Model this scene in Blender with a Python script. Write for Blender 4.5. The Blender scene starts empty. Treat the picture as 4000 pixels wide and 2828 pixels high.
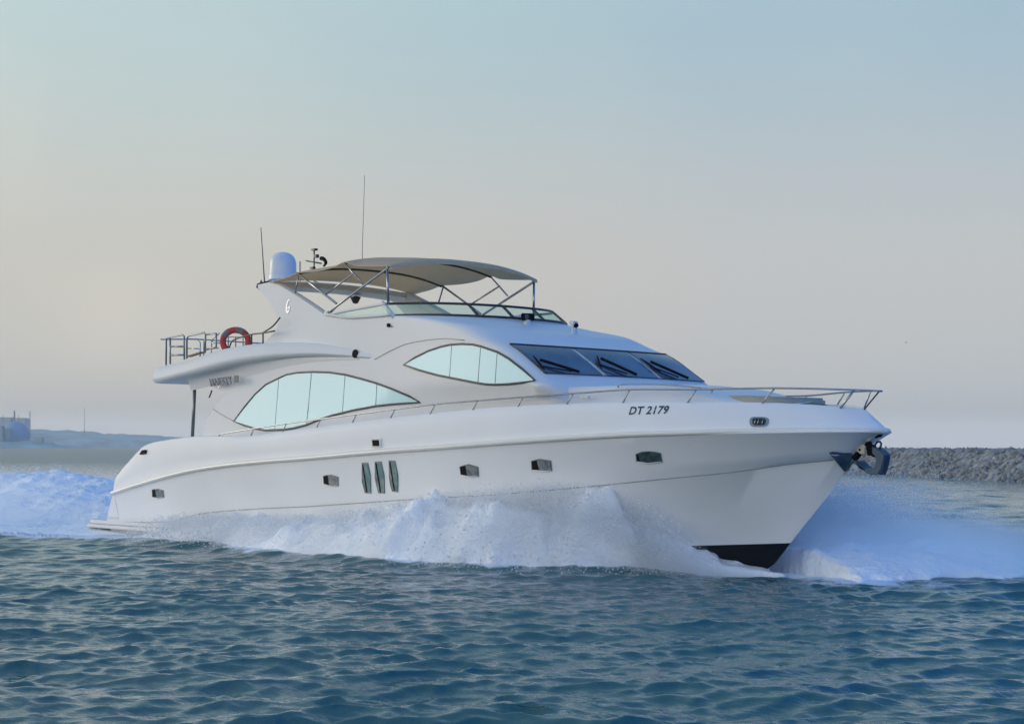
import bpy, bmesh, math, random
import numpy as np
from mathutils import Vector, Matrix
from mathutils.geometry import delaunay_2d_cdt
from mathutils.bvhtree import BVHTree

random.seed(7)
rng = np.random.default_rng(11)
S = bpy.context.scene
COL = S.collection

# ------------------------------------------------------------------ camera
CAM = Vector((47.106, -28.283, 2.6))
AZ = math.radians(47.70)
FW = Vector((-math.sin(AZ), math.cos(AZ), 0)); RT = Vector((math.cos(AZ), math.sin(AZ), 0)); UP = Vector((0, 0, 1))
ROLL = math.radians(0.15)
cam = bpy.data.cameras.new('camera'); camo = bpy.data.objects.new('camera', cam); COL.objects.link(camo)
r_ = RT*math.cos(ROLL) + UP*math.sin(ROLL); u_ = UP*math.cos(ROLL) - RT*math.sin(ROLL)
camo.matrix_world = Matrix((( r_.x, u_.x, -FW.x, CAM.x), (r_.y, u_.y, -FW.y, CAM.y), (r_.z, u_.z, -FW.z, CAM.z), (0, 0, 0, 1)))
cam.lens = 61.5; cam.sensor_width = 36; cam.shift_y = 0.0835; cam.clip_end = 30000
S.camera = camo

# ------------------------------------------------------------------ sun + sky
SUN = Vector((-.895, -.425, .14)).normalized()
el = math.asin(SUN.z)
sl = bpy.data.lights.new('sun', 'SUN'); sl.energy = 1.5; sl.angle = math.radians(32); sl.color = (1, .89, .76)
so = bpy.data.objects.new('sun', sl); COL.objects.link(so); so.rotation_euler = SUN.to_track_quat('Z', 'Y').to_euler()
W = bpy.data.worlds.new('World'); S.world = W; W.use_nodes = True
nt = W.node_tree; nt.nodes.clear()
def N(t, **kw):
    n = nt.nodes.new(t)
    for k, v in kw.items(): setattr(n, k, v)
    return n
def L(a, b): nt.links.new(a, b)
def ramp(vals):
    n = N('ShaderNodeValToRGB'); e = n.color_ramp.elements
    e[0].position = vals[0][0]; e[0].color = (*vals[0][1], 1); e[1].position = vals[-1][0]; e[1].color = (*vals[-1][1], 1)
    for p, c in vals[1:-1]: x = e.new(p); x.color = (*c, 1)
    return n
def mixc(f, a, b):
    m = N('ShaderNodeMix', data_type='RGBA')
    if hasattr(f, 'links'): L(f, m.inputs[0])
    else: m.inputs[0].default_value = f
    L(a, m.inputs[6]); L(b, m.inputs[7]); return m.outputs[2]
def mrange(v, a, b):
    m = N('ShaderNodeMapRange', interpolation_type='SMOOTHSTEP'); L(v, m.inputs[0]); m.inputs[1].default_value = a; m.inputs[2].default_value = b
    return m.outputs[0]
tc = N('ShaderNodeTexCoord'); sep = N('ShaderNodeSeparateXYZ'); L(tc.outputs['Generated'], sep.inputs[0])
cmb = N('ShaderNodeCombineXYZ'); L(sep.outputs[0], cmb.inputs[0]); L(sep.outputs[1], cmb.inputs[1])
nrm = N('ShaderNodeVectorMath', operation='NORMALIZE'); L(cmb.outputs[0], nrm.inputs[0])
dot = N('ShaderNodeVectorMath', operation='DOT_PRODUCT'); L(nrm.outputs[0], dot.inputs[0]); sh = Vector((SUN.x, SUN.y, 0)).normalized(); dot.inputs[1].default_value = sh
noi = N('ShaderNodeTexNoise'); noi.inputs['Scale'].default_value = 3.0; noi.inputs['Detail'].default_value = 3.0; L(tc.outputs['Generated'], noi.inputs[0])
jit = N('ShaderNodeMath', operation='MULTIPLY_ADD'); L(noi.outputs[0], jit.inputs[0]); jit.inputs[1].default_value = .30; jit.inputs[2].default_value = .35
t01 = N('ShaderNodeMath', operation='MULTIPLY_ADD'); L(dot.outputs['Value'], t01.inputs[0]); t01.inputs[1].default_value = .5; L(jit.outputs[0], t01.inputs[2])
t = t01.outputs[0]
rl = ramp([(0, (.055, .36, 1.02)), (.22, (.075, .39, 1.02)), (.40, (.14, .43, .92)), (.48, (.36, .50, .68)), (.54, (.56, .585, .595)), (.69, (.595, .58, .55)), (.82, (.63, .61, .55)), (.91, (.85, .77, .64)), (1, (1.3, 1.1, .84))])
rm = ramp([(0, (.04, .33, 1.04)), (.22, (.05, .35, 1.04)), (.40, (.10, .40, .94)), (.48, (.22, .44, .78)), (.54, (.36, .51, .63)), (.69, (.46, .61, .655)), (.82, (.54, .67, .68)), (.91, (.68, .76, .71)), (1, (.95, .92, .80))])
rh = ramp([(0, (.025, .23, .84)), (.42, (.03, .23, .78)), (.58, (.19, .38, .57)), (.8, (.32, .49, .56)), (1, (.38, .50, .57))])
for r in (rl, rm, rh): L(t, r.inputs[0])
zz = sep.outputs[2]
c1 = mixc(mrange(zz, .09, .25), rl.outputs[0], rm.outputs[0])
c2 = mixc(mrange(zz, .26, .6), c1, rh.outputs[0])
STR = .12
# added fill glow low on the beam, out of view, brightening hull and spray
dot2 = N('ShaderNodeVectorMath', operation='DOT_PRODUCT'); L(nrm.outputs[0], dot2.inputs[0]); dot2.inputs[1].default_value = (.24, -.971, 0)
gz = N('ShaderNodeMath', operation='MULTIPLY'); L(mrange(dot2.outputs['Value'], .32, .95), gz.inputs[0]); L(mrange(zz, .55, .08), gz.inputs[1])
fill_glow = N('ShaderNodeRGB'); fill_glow.outputs[0].default_value = (2.3, 2.22, 2.12, 1)
c2 = mixc(gz.outputs[0], c2, fill_glow.outputs[0])
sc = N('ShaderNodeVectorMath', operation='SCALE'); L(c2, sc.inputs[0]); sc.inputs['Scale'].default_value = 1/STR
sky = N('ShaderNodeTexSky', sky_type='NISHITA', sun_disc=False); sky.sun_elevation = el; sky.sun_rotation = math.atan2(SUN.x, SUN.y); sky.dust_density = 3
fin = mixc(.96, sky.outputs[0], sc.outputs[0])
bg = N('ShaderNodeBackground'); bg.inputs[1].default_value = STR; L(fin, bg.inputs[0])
out = N('ShaderNodeOutputWorld'); L(bg.outputs[0], out.inputs[0])

S.view_settings.view_transform = 'Standard'; S.view_settings.look = 'None'; S.view_settings.exposure = 0; S.view_settings.gamma = 1
try:
    S.cycles.use_denoising = True; S.cycles.max_bounces = 14; S.cycles.diffuse_bounces = 10; S.cycles.transparent_max_bounces = 24
    S.cycles.volume_bounces = 6; S.cycles.volume_max_steps = 64; S.cycles.volume_step_rate = 1.5; S.cycles.sample_clamp_indirect = 1.6; S.cycles.caustics_reflective = False; S.cycles.caustics_refractive = False
except Exception: pass

# ------------------------------------------------------------------ materials
def mat(name, col, rough=.5, metal=0, **kw):
    m = bpy.data.materials.new(name); m.use_nodes = True
    b = m.node_tree.nodes['Principled BSDF']
    b.inputs['Base Color'].default_value = (*col, 1); b.inputs['Roughness'].default_value = rough; b.inputs['Metallic'].default_value = metal
    for k, v in kw.items(): b.inputs[k].default_value = v
    return m
def mottle(m, scale, amt, bump=0, bscale=8):
    """slow colour variation and a fine surface undulation"""
    nt = m.node_tree; b = nt.nodes['Principled BSDF']; tc = nt.nodes.new('ShaderNodeTexCoord')
    n = nt.nodes.new('ShaderNodeTexNoise'); n.inputs['Scale'].default_value = scale; n.inputs['Detail'].default_value = 5
    nt.links.new(tc.outputs['Object'], n.inputs[0])
    c = b.inputs['Base Color'].default_value[:]
    r = nt.nodes.new('ShaderNodeValToRGB'); r.color_ramp.elements[0].position = .3; r.color_ramp.elements[1].position = .7
    r.color_ramp.elements[0].color = (*[max(0, x*(1-amt)) for x in c[:3]], 1); r.color_ramp.elements[1].color = (*[min(1, x*(1+amt*.5)) for x in c[:3]], 1)
    nt.links.new(n.outputs[0], r.inputs[0]); nt.links.new(r.outputs[0], b.inputs['Base Color'])
    if bump:
        n2 = nt.nodes.new('ShaderNodeTexNoise'); n2.inputs['Scale'].default_value = bscale; n2.inputs['Detail'].default_value = 2
        nt.links.new(tc.outputs['Object'], n2.inputs[0])
        bm = nt.nodes.new('ShaderNodeBump'); bm.inputs['Distance'].default_value = bump; bm.inputs['Strength'].default_value = 1
        nt.links.new(n2.outputs[0], bm.inputs['Height']); nt.links.new(bm.outputs[0], b.inputs['Normal'])
    return m
M_white = mottle(mat('white_gelcoat', (.72, .72, .715), .45, 0, **{'Specular IOR Level': .14}), .6, .03, .004, .7)
M_rub = mat('cream_rubrail', (.78, .75, .68), .25)
M_steel = mat('polished_steel', (.36, .37, .39), .25, 1)
M_dark = mat('dark_trim', (.02, .022, .026), .35)
M_black = mat('black_rubber', (.006, .006, .007), .8, 0, **{'Specular IOR Level': .15})
M_glass = mat('aqua_sheen_glass', (.66, .90, .89), .12, 0, **{'Specular IOR Level': .12})  # pale aqua base stands in for the sky reflected in the panes
M_port = mottle(mat('porthole_glass', (.06, .10, .10), .08), 9, .5)  # uneven tone stands in for reflections, as in the dim glass below
M_dim = mottle(mat('dim_cabin_glass', (.22, .24, .24), .12), 7, .5)
M_sgl = mottle(mat('sea_green_glass', (.16, .27, .27), .10), 5, .4)
M_line = mat('grey_moulding', (.30, .31, .32), .5)
M_rim = mat('grey_rim', (.25, .26, .26), .3, .6)
M_wind = mottle(mat('windshield_glass', (.085, .11, .16), .04, 0, **{'Specular IOR Level': .8}), .9, .55)  # uneven colour imitates reflections across the windshield
M_canvas = mottle(mat('taupe_canvas', (.76, .62, .45), .85), 5, .08, .003, 60)
M_pad = mottle(mat('beige_vinyl', (.36, .35, .285), .6), 4, .08)
M_radome = mat('satin_radome', (.60, .66, .73), .3)
M_red = mottle(mat('red_foam_ring', (.52, .05, .035), .55), 6, .25)
M_anchor = mottle(mat('dark_blue_galvanised', (.03, .07, .12), .35, .3), 6, .3)
M_letter = mat('dark_teal_vinyl', (.02, .05, .07), .4)
M_badge = mat('sheen_white_badge', (.97, .97, .97), .2)  # bright white stands in for reflections off a chrome badge
M_chrome = mat('brushed_lettering', (.30, .31, .32), .35, .6)
M_cream = mat('cream_roller', (.62, .55, .42), .4)
M_teak = mottle(mat('teak_board', (.25, .19, .10), .6), 10, .3)

nc = M_canvas.node_tree; tlc = nc.nodes.new('ShaderNodeBsdfTranslucent'); tlc.inputs[0].default_value = (.92, .77, .56, 1); mxc_ = nc.nodes.new('ShaderNodeMixShader'); mxc_.inputs[0].default_value = .5
nc.links.new(nc.nodes['Principled BSDF'].outputs[0], mxc_.inputs[1]); nc.links.new(tlc.outputs[0], mxc_.inputs[2]); nc.links.new(mxc_.outputs[0], nc.nodes['Material Output'].inputs['Surface'])
# clear tinted screen
M_clear = bpy.data.materials.new('tinted_clear_screen'); M_clear.use_nodes = True
n_ = M_clear.node_tree; n_.nodes.clear()
o_ = n_.nodes.new('ShaderNodeOutputMaterial'); mx = n_.nodes.new('ShaderNodeMixShader'); tr = n_.nodes.new('ShaderNodeBsdfTransparent'); gl = n_.nodes.new('ShaderNodeBsdfPrincipled')
tr.inputs[0].default_value = (.80, .95, .90, 1); gl.inputs['Base Color'].default_value = (.30, .55, .52, 1); gl.inputs['Roughness'].default_value = .05
mx.inputs[0].default_value = .16
n_.links.new(tr.outputs[0], mx.inputs[1]); n_.links.new(gl.outputs[0], mx.inputs[2]); n_.links.new(mx.outputs[0], o_.inputs[0])

# hull paint: white topsides, dark bottom paint under the boot line (a plane that rises towards the bow)
M_hull = mottle(mat('hull_paint', (.82, .82, .815), .45, 0, **{'Specular IOR Level': .14}), .6, .03, .004, .7)
nh = M_hull.node_tree; bh = nh.nodes['Principled BSDF']; old = bh.inputs['Base Color'].links[0].from_socket
tch = nh.nodes.new('ShaderNodeTexCoord'); dp = nh.nodes.new('ShaderNodeVectorMath'); dp.operation = 'DOT_PRODUCT'
nh.links.new(tch.outputs['Object'], dp.inputs[0]); dp.inputs[1].default_value = (-.058, 0, 1)
gt = nh.nodes.new('ShaderNodeMath'); gt.operation = 'LESS_THAN'; nh.links.new(dp.outputs['Value'], gt.inputs[0]); gt.inputs[1].default_value = .66-24.4*.058
mh = nh.nodes.new('ShaderNodeMix'); mh.data_type = 'RGBA'; nh.links.new(gt.outputs[0], mh.inputs[0]); nh.links.new(old, mh.inputs[6]); mh.inputs[7].default_value = (.008, .010, .014, 1)
nh.links.new(mh.outputs[2], bh.inputs['Base Color'])

# ------------------------------------------------------------------ mesh helpers
def add(name, verts, faces, m, parent=None, smooth=True):
    me = bpy.data.meshes.new(name); me.from_pydata([tuple(v) for v in verts], [], faces); me.update()
    if smooth: me.polygons.foreach_set('use_smooth', [True]*len(me.polygons))
    if m: me.materials.append(m)
    o = bpy.data.objects.new(name, me); COL.objects.link(o)
    if parent: o.parent = parent
    return o
def from_bm(name, bm, m, parent=None, smooth=True):
    me = bpy.data.meshes.new(name); bm.to_mesh(me); bm.free()
    if smooth: me.polygons.foreach_set('use_smooth', [True]*len(me.polygons))
    if m: me.materials.append(m)
    o = bpy.data.objects.new(name, me); COL.objects.link(o)
    if parent: o.parent = parent
    return o
def autosmooth(o, deg=35):
    """split shading at hard edges"""
    bm = bmesh.new(); bm.from_mesh(o.data); bmesh.ops.recalc_face_normals(bm, faces=bm.faces)
    for e in bm.edges:
        if len(e.link_faces) == 2 and e.calc_face_angle(0) > math.radians(deg): e.smooth = False
    bm.to_mesh(o.data); bm.free(); return o
def tag(o, label=None, cat=None, group=None, kind=None):
    if label: o['label'] = label
    if cat: o['category'] = cat
    if group: o['group'] = group
    if kind: o['kind'] = kind
    return o
def empty(name, loc=(0, 0, 0)):
    o = bpy.data.objects.new(name, None); COL.objects.link(o); o.location = loc; o.empty_display_size = .3; return o
def cat(pts, n=6, closed=False):
    """Catmull-Rom resample"""
    P = [np.array(p, float) for p in pts]; out = []; m = len(P)
    rngi = range(m if closed else m-1)
    for i in rngi:
        p0 = P[(i-1) % m] if closed or i > 0 else 2*P[0]-P[1]; p1 = P[i]; p2 = P[(i+1) % m]
        p3 = P[(i+2) % m] if closed or i+2 < m else 2*P[-1]-P[-2]
        for k in range(n):
            t = k/n
            out.append(.5*((2*p1)+(-p0+p2)*t+(2*p0-5*p1+4*p2-p3)*t*t+(-p0+3*p1-3*p2+p3)*t**3))
    if not closed: out.append(P[-1])
    return out
def tube_data(pts, r, n=8, closed=False, v0=0):
    P = [Vector(p) for p in pts]; V = []; F = []; m = len(P); prev = None
    rr = r if hasattr(r, '__len__') else [r]*m
    for i, p in enumerate(P):
        a = P[i-1] if (i > 0 or closed) else p; b = P[(i+1) % m] if (i < m-1 or closed) else p
        t = (b-a).normalized()
        if prev is None:
            x = Vector((0, 0, 1)) if abs(t.z) < .9 else Vector((1, 0, 0)); s = t.cross(x).normalized()
        else: s = (prev - t*prev.dot(t)).normalized()
        prev = s; w = t.cross(s)
        for k in range(n):
            q = 2*math.pi*k/n; V.append(p + (s*math.cos(q) + w*math.sin(q))*rr[i])
    for i in range(m if closed else m-1):
        for k in range(n):
            j = (i+1) % m; F.append((v0+i*n+k, v0+i*n+(k+1) % n, v0+j*n+(k+1) % n, v0+j*n+k))
    if not closed:
        F.append(tuple(v0+k for k in range(n))[::-1]); F.append(tuple(v0+(m-1)*n+k for k in range(n)))
    return V, F
def tubes(name, paths, r, m, parent=None, n=8, closed=False):
    V = []; F = []
    for p in paths:
        v, f = tube_data(p, r, n, closed, len(V)); V += v; F += f
    return add(name, V, F, m, parent)
def box_bm(bm, c, s, rot=None, bev=0):
    M = Matrix.Translation(c) @ (rot.to_4x4() if rot else Matrix.Identity(4)) @ Matrix.Diagonal((*s, 1))
    g = bmesh.ops.create_cube(bm, size=1, matrix=M)
    if bev:
        es = list({e for v in g['verts'] for e in v.link_edges}); bmesh.ops.bevel(bm, geom=es, offset=bev, segments=2, affect='EDGES')
def box(name, c, s, m, parent=None, rot=None, bev=.01):
    bm = bmesh.new(); box_bm(bm, c, s, rot, bev); return autosmooth(from_bm(name, bm, m, parent))
def grid(rows, v0=0, closed=False):
    F = []; V = [p for r in rows for p in r]; n = len(rows[0])
    for i in range(len(rows)-1):
        for j in range(n if closed else n-1):
            k = (j+1) % n; F.append((v0+i*n+j, v0+i*n+k, v0+(i+1)*n+k, v0+(i+1)*n+j))
    return V, F
def inside(poly, x, y):
    c = False; n = len(poly); j = n-1
    for i in range(n):
        xi, yi = poly[i]; xj, yj = poly[j]
        if (yi > y) != (yj > y) and x < (xj-xi)*(y-yi)/(yj-yi)+xi: c = not c
        j = i
    return c
def patch2d(poly, step=.25):
    """triangulate a 2D outline with inner grid points"""
    pts = [Vector((p[0], p[1])) for p in poly]; n = len(pts); ed = [(i, (i+1) % n) for i in range(n)]
    xs = [p[0] for p in poly]; ys = [p[1] for p in poly]
    if step:
        for gx in np.arange(min(xs)+step/2, max(xs), step):
            for gy in np.arange(min(ys)+step/2, max(ys), step):
                if inside(poly, gx, gy) and min(math.hypot(gx-a, gy-b) for a, b in poly) > step*.35: pts.append(Vector((gx, gy)))
    r = delaunay_2d_cdt(pts, ed, [], 0, 1e-5)
    V = [tuple(v) for v in r[0]]; F = []
    for f in r[2]:
        cx = sum(V[i][0] for i in f)/len(f); cy = sum(V[i][1] for i in f)/len(f)
        if inside(poly, cx, cy): F.append(tuple(f))
    return V, F
def clipx(poly, x0, x1):
    def half(P, s, x):
        o = []
        for i in range(len(P)):
            a, b = P[i-1], P[i]; ia = s*(a[0]-x) >= 0; ib = s*(b[0]-x) >= 0
            if ia != ib: t = (x-a[0])/(b[0]-a[0]); o.append((x, a[1]+t*(b[1]-a[1])))
            if ib: o.append(tuple(b))
        return o
    return half(half(poly, 1, x0), -1, x1)
# ---- surveyed outlines of the yacht (metres)
RUB = [(2.289,-2.984,1.263),(2.486,-2.989,1.297),(3.584,-3.015,1.500),(5.253,-3.049,1.768),(6.959,-3.077,1.998),(9.336,-3.104,2.188),(11.988,-3.119,2.329),(14.695,-3.113,2.490),(17.042,-3.045,2.607),(18.432,-2.948,2.683),(20.133,-2.747,2.776),(22.071,-2.373,2.869),(23.524,-1.956,2.908),(24.086,-1.754,2.922),(25.168,-1.277,2.936),(25.888,-0.871,2.940),(26.292,-0.591,2.941),(26.660,-0.268,2.941),(26.791,0.000,2.943)]
DECK = [(2.442,-2.949,1.735),(2.487,-2.950,1.801),(3.113,-2.965,2.143),(3.783,-2.979,2.515),(4.070,-2.985,2.623),(4.635,-2.996,2.709),(5.842,-3.017,2.806),(6.623,-3.028,2.845),(7.699,-3.042,2.863),(9.416,-3.058,2.865),(10.852,-3.067,2.963),(12.289,-3.070,3.063),(13.722,-3.068,3.163),(15.159,-3.048,3.258),(16.533,-2.998,3.337),(17.901,-2.905,3.413),(19.228,-2.761,3.469),(20.526,-2.556,3.501),(21.889,-2.256,3.516),(23.297,-1.829,3.506),(24.718,-1.228,3.478),(25.502,-0.780,3.433),(26.017,-0.400,3.386),(26.366,0.000,3.358)]
CHINE = [(1.534,-2.806,0.426),(3.767,-2.849,0.472),(5.302,-2.873,0.545),(5.973,-2.882,0.671),(7.054,-2.895,0.835),(9.348,-2.913,1.002),(11.716,-2.920,1.131),(12.691,-2.920,1.195),(16.014,-2.844,1.420),(17.389,-2.742,1.502),(18.565,-2.605,1.577),(20.832,-2.176,1.781),(22.565,-1.669,1.964),(23.916,-1.146,2.114),(24.955,-0.659,2.277),(25.719,-0.250,2.368),(26.117,0.000,2.436)]
CORNER = [(20.101,-2.699,3.876),(19.887,-2.708,4.022),(19.284,-2.674,4.405),(18.667,-2.640,4.779),(17.890,-2.607,5.068),(17.064,-2.552,5.374),(15.921,-2.477,5.601),(14.802,-2.413,5.724)]
OV_TOP = [(4.412,-2.950,4.787),(4.466,-2.950,4.807),(5.141,-2.950,4.855),(6.036,-2.950,4.943),(7.097,-2.927,5.112),(7.819,-2.889,5.200),(8.754,-2.821,5.259),(9.565,-2.751,5.274),(10.749,-2.643,5.241),(11.897,-2.551,5.151),(12.670,-2.506,5.046),(13.750,-2.473,4.880)]
OV_BOT = [(4.414,-2.950,4.353),(4.740,-2.950,4.366),(5.541,-2.950,4.457),(6.445,-2.946,4.543),(7.441,-2.914,4.658),(8.588,-2.843,4.784),(10.095,-2.720,4.861),(11.083,-2.636,4.861),(11.897,-2.574,4.833),(12.949,-2.513,4.772),(13.751,-2.488,4.707)]
TRUNK = [(19.660,-2.281,3.902),(20.743,-2.095,3.892),(21.614,-1.905,3.876),(22.545,-1.654,3.834),(23.094,-1.479,3.762),(23.874,-1.190,3.565),(24.413,-0.955,3.488),(25.061,-0.626,3.448)]
RAIL = [(7.899,-3.013,2.923),(8.430,-3.018,2.975),(9.522,-3.028,3.068),(10.975,-3.036,3.187),(12.437,-3.040,3.280),(13.862,-3.038,3.381),(15.301,-3.018,3.477),(16.703,-2.967,3.573),(18.055,-2.875,3.631),(19.374,-2.732,3.688),(20.712,-2.520,3.742),(22.065,-2.219,3.799),(23.506,-1.778,3.782),(24.996,-1.132,3.789),(26.273,-0.274,3.746),(26.734,0.000,3.717)]
FEET = [(9.371,-3.028,2.858),(10.809,-3.036,2.963),(12.248,-3.040,3.063),(13.682,-3.038,3.164),(15.122,-3.019,3.259),(16.498,-2.970,3.338),(17.870,-2.878,3.414),(19.199,-2.735,3.470),(20.500,-2.531,3.502),(21.866,-2.232,3.522),(23.271,-1.808,3.512),(24.700,-1.207,3.479),(26.003,-0.381,3.382)]
STEM = [(26.791,2.908),(26.465,2.759),(26.153,2.507),(25.882,2.129),(25.116,1.330),(24.399,0.570),(24.173,0.323)]
TRANSOM = [(1.673,0.514),(1.994,1.078),(2.255,1.526),(2.370,1.748)]
SALOON = [(7.980,3.271),(8.434,3.650),(8.878,3.970),(9.337,4.213),(9.883,4.358),(10.246,4.446),(10.713,4.478),(11.351,4.478),(12.065,4.444),(12.726,4.367),(13.377,4.249),(14.022,4.121),(14.673,3.964),(15.276,3.795),(15.622,3.647),(15.142,3.631),(14.645,3.615),(14.043,3.581),(13.174,3.496),(12.326,3.382),(11.775,3.280),(11.250,3.151),(10.742,3.077),(10.298,3.041),(9.499,3.025),(9.002,3.075),(8.503,3.158)]
WHEEL = [(15.033,4.532),(15.454,4.685),(15.957,4.820),(16.458,4.902),(16.789,4.928),(17.214,4.926),(17.599,4.897),(17.886,4.841),(18.443,4.700),(18.840,4.538),(19.295,4.299),(19.730,4.040),(19.325,3.999),(18.897,3.981),(18.460,3.978),(18.176,3.993),(17.882,4.026),(17.208,4.125),(16.367,4.251),(15.664,4.386)]
SEAM = [(13.849,4.704),(14.349,4.857),(14.971,5.007),(15.588,5.064),(16.101,5.082),(16.606,5.076),(17.273,5.010)]
AFTSEAM = [(6.916,3.611),(7.403,3.440),(7.980,3.271)]
HOUSE_AFT = [(6.440,2.876),(6.598,3.277),(6.916,3.611),(7.219,3.854),(7.554,4.025)]
COAM_AFT = [(9.274,6.903),(8.610,6.767),(9.158,6.382),(9.533,6.013),(9.646,5.775),(9.524,5.568),(9.182,5.351)]
ARCH_F = [(9.274,6.903),(10.290,6.498),(11.113,6.147),(11.553,5.942),(11.745,5.873)]
ARCH_FI = [(9.664,6.757),(10.637,6.410),(11.586,6.023)]
WS_BASE = [(11.745,5.873),(12.648,5.749),(13.431,5.726),(14.406,5.722)]
WS_TOP = [(11.743,5.886),(12.716,5.953),(13.449,5.993),(14.124,6.027)]
SALDIV = [[(9.906,4.357),(9.901,3.036)],[(11.329,4.478),(11.271,3.163)],[(12.726,4.367),(12.736,3.452)],[(14.022,4.121),(14.043,3.581)]]
WHEELDIV = [[(16.839,4.926),(16.843,4.181)],[(17.886,4.835),(17.876,4.031)],[(18.459,4.693),(18.460,3.982)]]
PORTS = [[(4.500,1.397),(4.578,1.414),(4.839,1.431),(5.066,1.393),(5.048,1.211),(4.759,1.179),(4.469,1.198)],[(12.568,1.888),(12.672,1.911),(12.877,1.928),(13.135,1.877),(13.090,1.675),(12.817,1.662),(12.557,1.698)],[(17.511,2.167),(17.774,2.221),(18.028,2.167),(17.992,1.969),(17.718,1.958),(17.496,1.987)],[(19.591,2.308),(19.810,2.351),(20.069,2.316),(20.028,2.113),(19.883,2.100),(19.544,2.120)],[(22.187,2.473),(22.327,2.515),(22.475,2.527),(22.611,2.516),(22.702,2.489),(22.660,2.322),(22.369,2.290),(22.145,2.321)]]
SLITS = [[(14.143,2.221),(14.366,2.223),(14.395,1.934),(14.311,1.522),(14.080,1.528),(14.060,1.665),(14.039,1.797)],[(14.631,2.246),(14.866,2.253),(14.894,1.941),(14.810,1.535),(14.581,1.538),(14.558,1.674),(14.542,1.858)],[(15.146,2.276),(15.364,2.275),(15.391,1.948),(15.298,1.576),(15.092,1.585),(15.060,1.709),(15.065,1.917)]]
SQUARE = [(14.548,2.800),(14.907,2.800),(14.924,2.599),(14.576,2.599)]
QVENT = [(3.941,2.578),(4.231,2.594),(4.227,2.444),(3.787,2.448)]
CHOCK = [(24.613,3.175),(24.634,3.208),(24.683,3.216),(24.865,3.213),(24.919,3.200),(24.963,3.166),(24.977,3.107),(24.973,3.056),(24.942,3.025),(24.741,3.016),(24.685,3.030),(24.637,3.074)]
GRILLE = [(2.149,1.259),(2.309,1.285),(2.313,0.558),(1.771,0.526)]
REG = [(22.087,3.286),(22.958,3.300),(22.080,3.435)]

# ------------------------------------------------------------------ the yacht (metres; x to the bow, y to port, z up from the water)
yacht = empty('motor_yacht'); tag(yacht, 'large white flybridge motor yacht throwing up spray at speed', 'yacht')
def ihull(x, pts, c): return np.interp(x, [p[0] for p in pts], [p[c] for p in pts])
def smooth(k): k = min(1, max(0, k)); return k*k*(3-2*k)
def yh(x, z): return -(2.63-.09*(z-3.0)) - .17*smooth((x-13.5)/5) + .30*smooth((3.95-z)/.45)*min(1, max(0, (x-14)/3))     # house side plane, starboard
def stem_x(z): return np.interp(z, [p[1] for p in STEM[::-1]], [p[0] for p in STEM[::-1]])

NS = 90
def line(pts, x0=None):
    d = np.array(cat(pts, 8)); xa = d[0, 0] if x0 is None else x0; xs = d[-1, 0]
    s = np.linspace(0, 1, NS); g = 1-(1-s)**1.35
    X = xa+(xs-xa)*g
    return np.stack([X, np.interp(X, d[:, 0], d[:, 1]), np.interp(X, d[:, 0], d[:, 2])], 1)
rub = line(RUB); deck = line(DECK); chine = line(CHINE, 1.62)
sN = np.linspace(0, 1, NS)
def mk(xa, xs, yf, zf):
    s = sN; g = 1-(1-s)**1.35; X = xa+(xs-xa)*g
    return np.stack([X, [yf(a) for a in s], [zf(a) for a in s]], 1)
keel = mk(1.45, 24.17, lambda s: 0, lambda s: -.95+1.27*max(0, (s-.55)/.45)**2)
low = mk(1.5, 24.75, lambda s: -(.76-.22*s)*abs(np.interp(s, sN, chine[:, 1])), lambda s: -.25+1.19*s**2)
low2 = mk(1.56, 25.45, lambda s: -(.93-.13*s)*abs(np.interp(s, sN, chine[:, 1])), lambda s: .16+1.5*s**2)
mids = []
for f in (.2, .4, .6, .8, .96):
    a = chine*(1-f)+rub*f; bow = np.clip((sN-.5)/.5, 0, 1)
    a[:, 1] *= 1-.20*f*(1-f)*bow**1.2
    sx = np.array([stem_x(z) for z in a[:, 2]]); w = sN**10
    a[:, 0] = a[:, 0]*(1-w)+sx*w
    mids.append(a)
rub2 = rub.copy(); rub2[:, 2] += .05; rub2[:-1, 1] += .015
bul1 = deck*.35+rub2*.65; bul2 = deck*.75+rub2*.25
bul1[:, 1] *= 1.008; bul2[:, 1] *= 1.010
dk2 = deck.copy(); dk2[:, 2] += .03; dk2[:-1, 1] += .04; dk2[:, 1] = np.minimum(dk2[:, 1], 0)
dk3 = deck.copy(); dk3[:, 1] = np.minimum(deck[:, 1]+.16, 0); dk3[:, 2] += .03
dk4 = dk3.copy(); dk4[:, 2] -= .22; dk4[:, 1] = np.minimum(dk4[:, 1]+.02, 0)
cen = dk4.copy(); cen[:, 1] = 0
lines = [keel, low, low2, chine]+mids+[rub, rub2, bul1, bul2, deck, dk2, dk3, dk4, cen]
V, F = grid([[tuple(p) for p in l] for l in lines]); nV = len(V)
V2 = [(x, -y, z) for x, y, z in V]; F2 = [tuple(i+nV for i in f[::-1]) for f in F]
nl = len(lines); tl = [i*NS for i in range(nl-4)]
hull = add('hull', V+V2, F+F2+[tuple(tl)+tuple(i+nV for i in tl[::-1])], M_hull, yacht)
bm = bmesh.new(); bm.from_mesh(hull.data); bmesh.ops.remove_doubles(bm, verts=bm.verts, dist=.002); bm.to_mesh(hull.data); bm.free()
autosmooth(hull, 40)
BV = BVHTree.FromPolygons([tuple(v.co) for v in hull.data.vertices], [tuple(p.vertices) for p in hull.data.polygons])
def hull_pt(x, z, off=0.0):
    h = BV.ray_cast(Vector((x, -9, z)), Vector((0, 1, 0)))
    if h[0] is None: return Vector((x, 0 if x > 24 else -2.9, z))
    n = h[1] if h[1].y < 0 else -h[1]
    return h[0]+n*off

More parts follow.
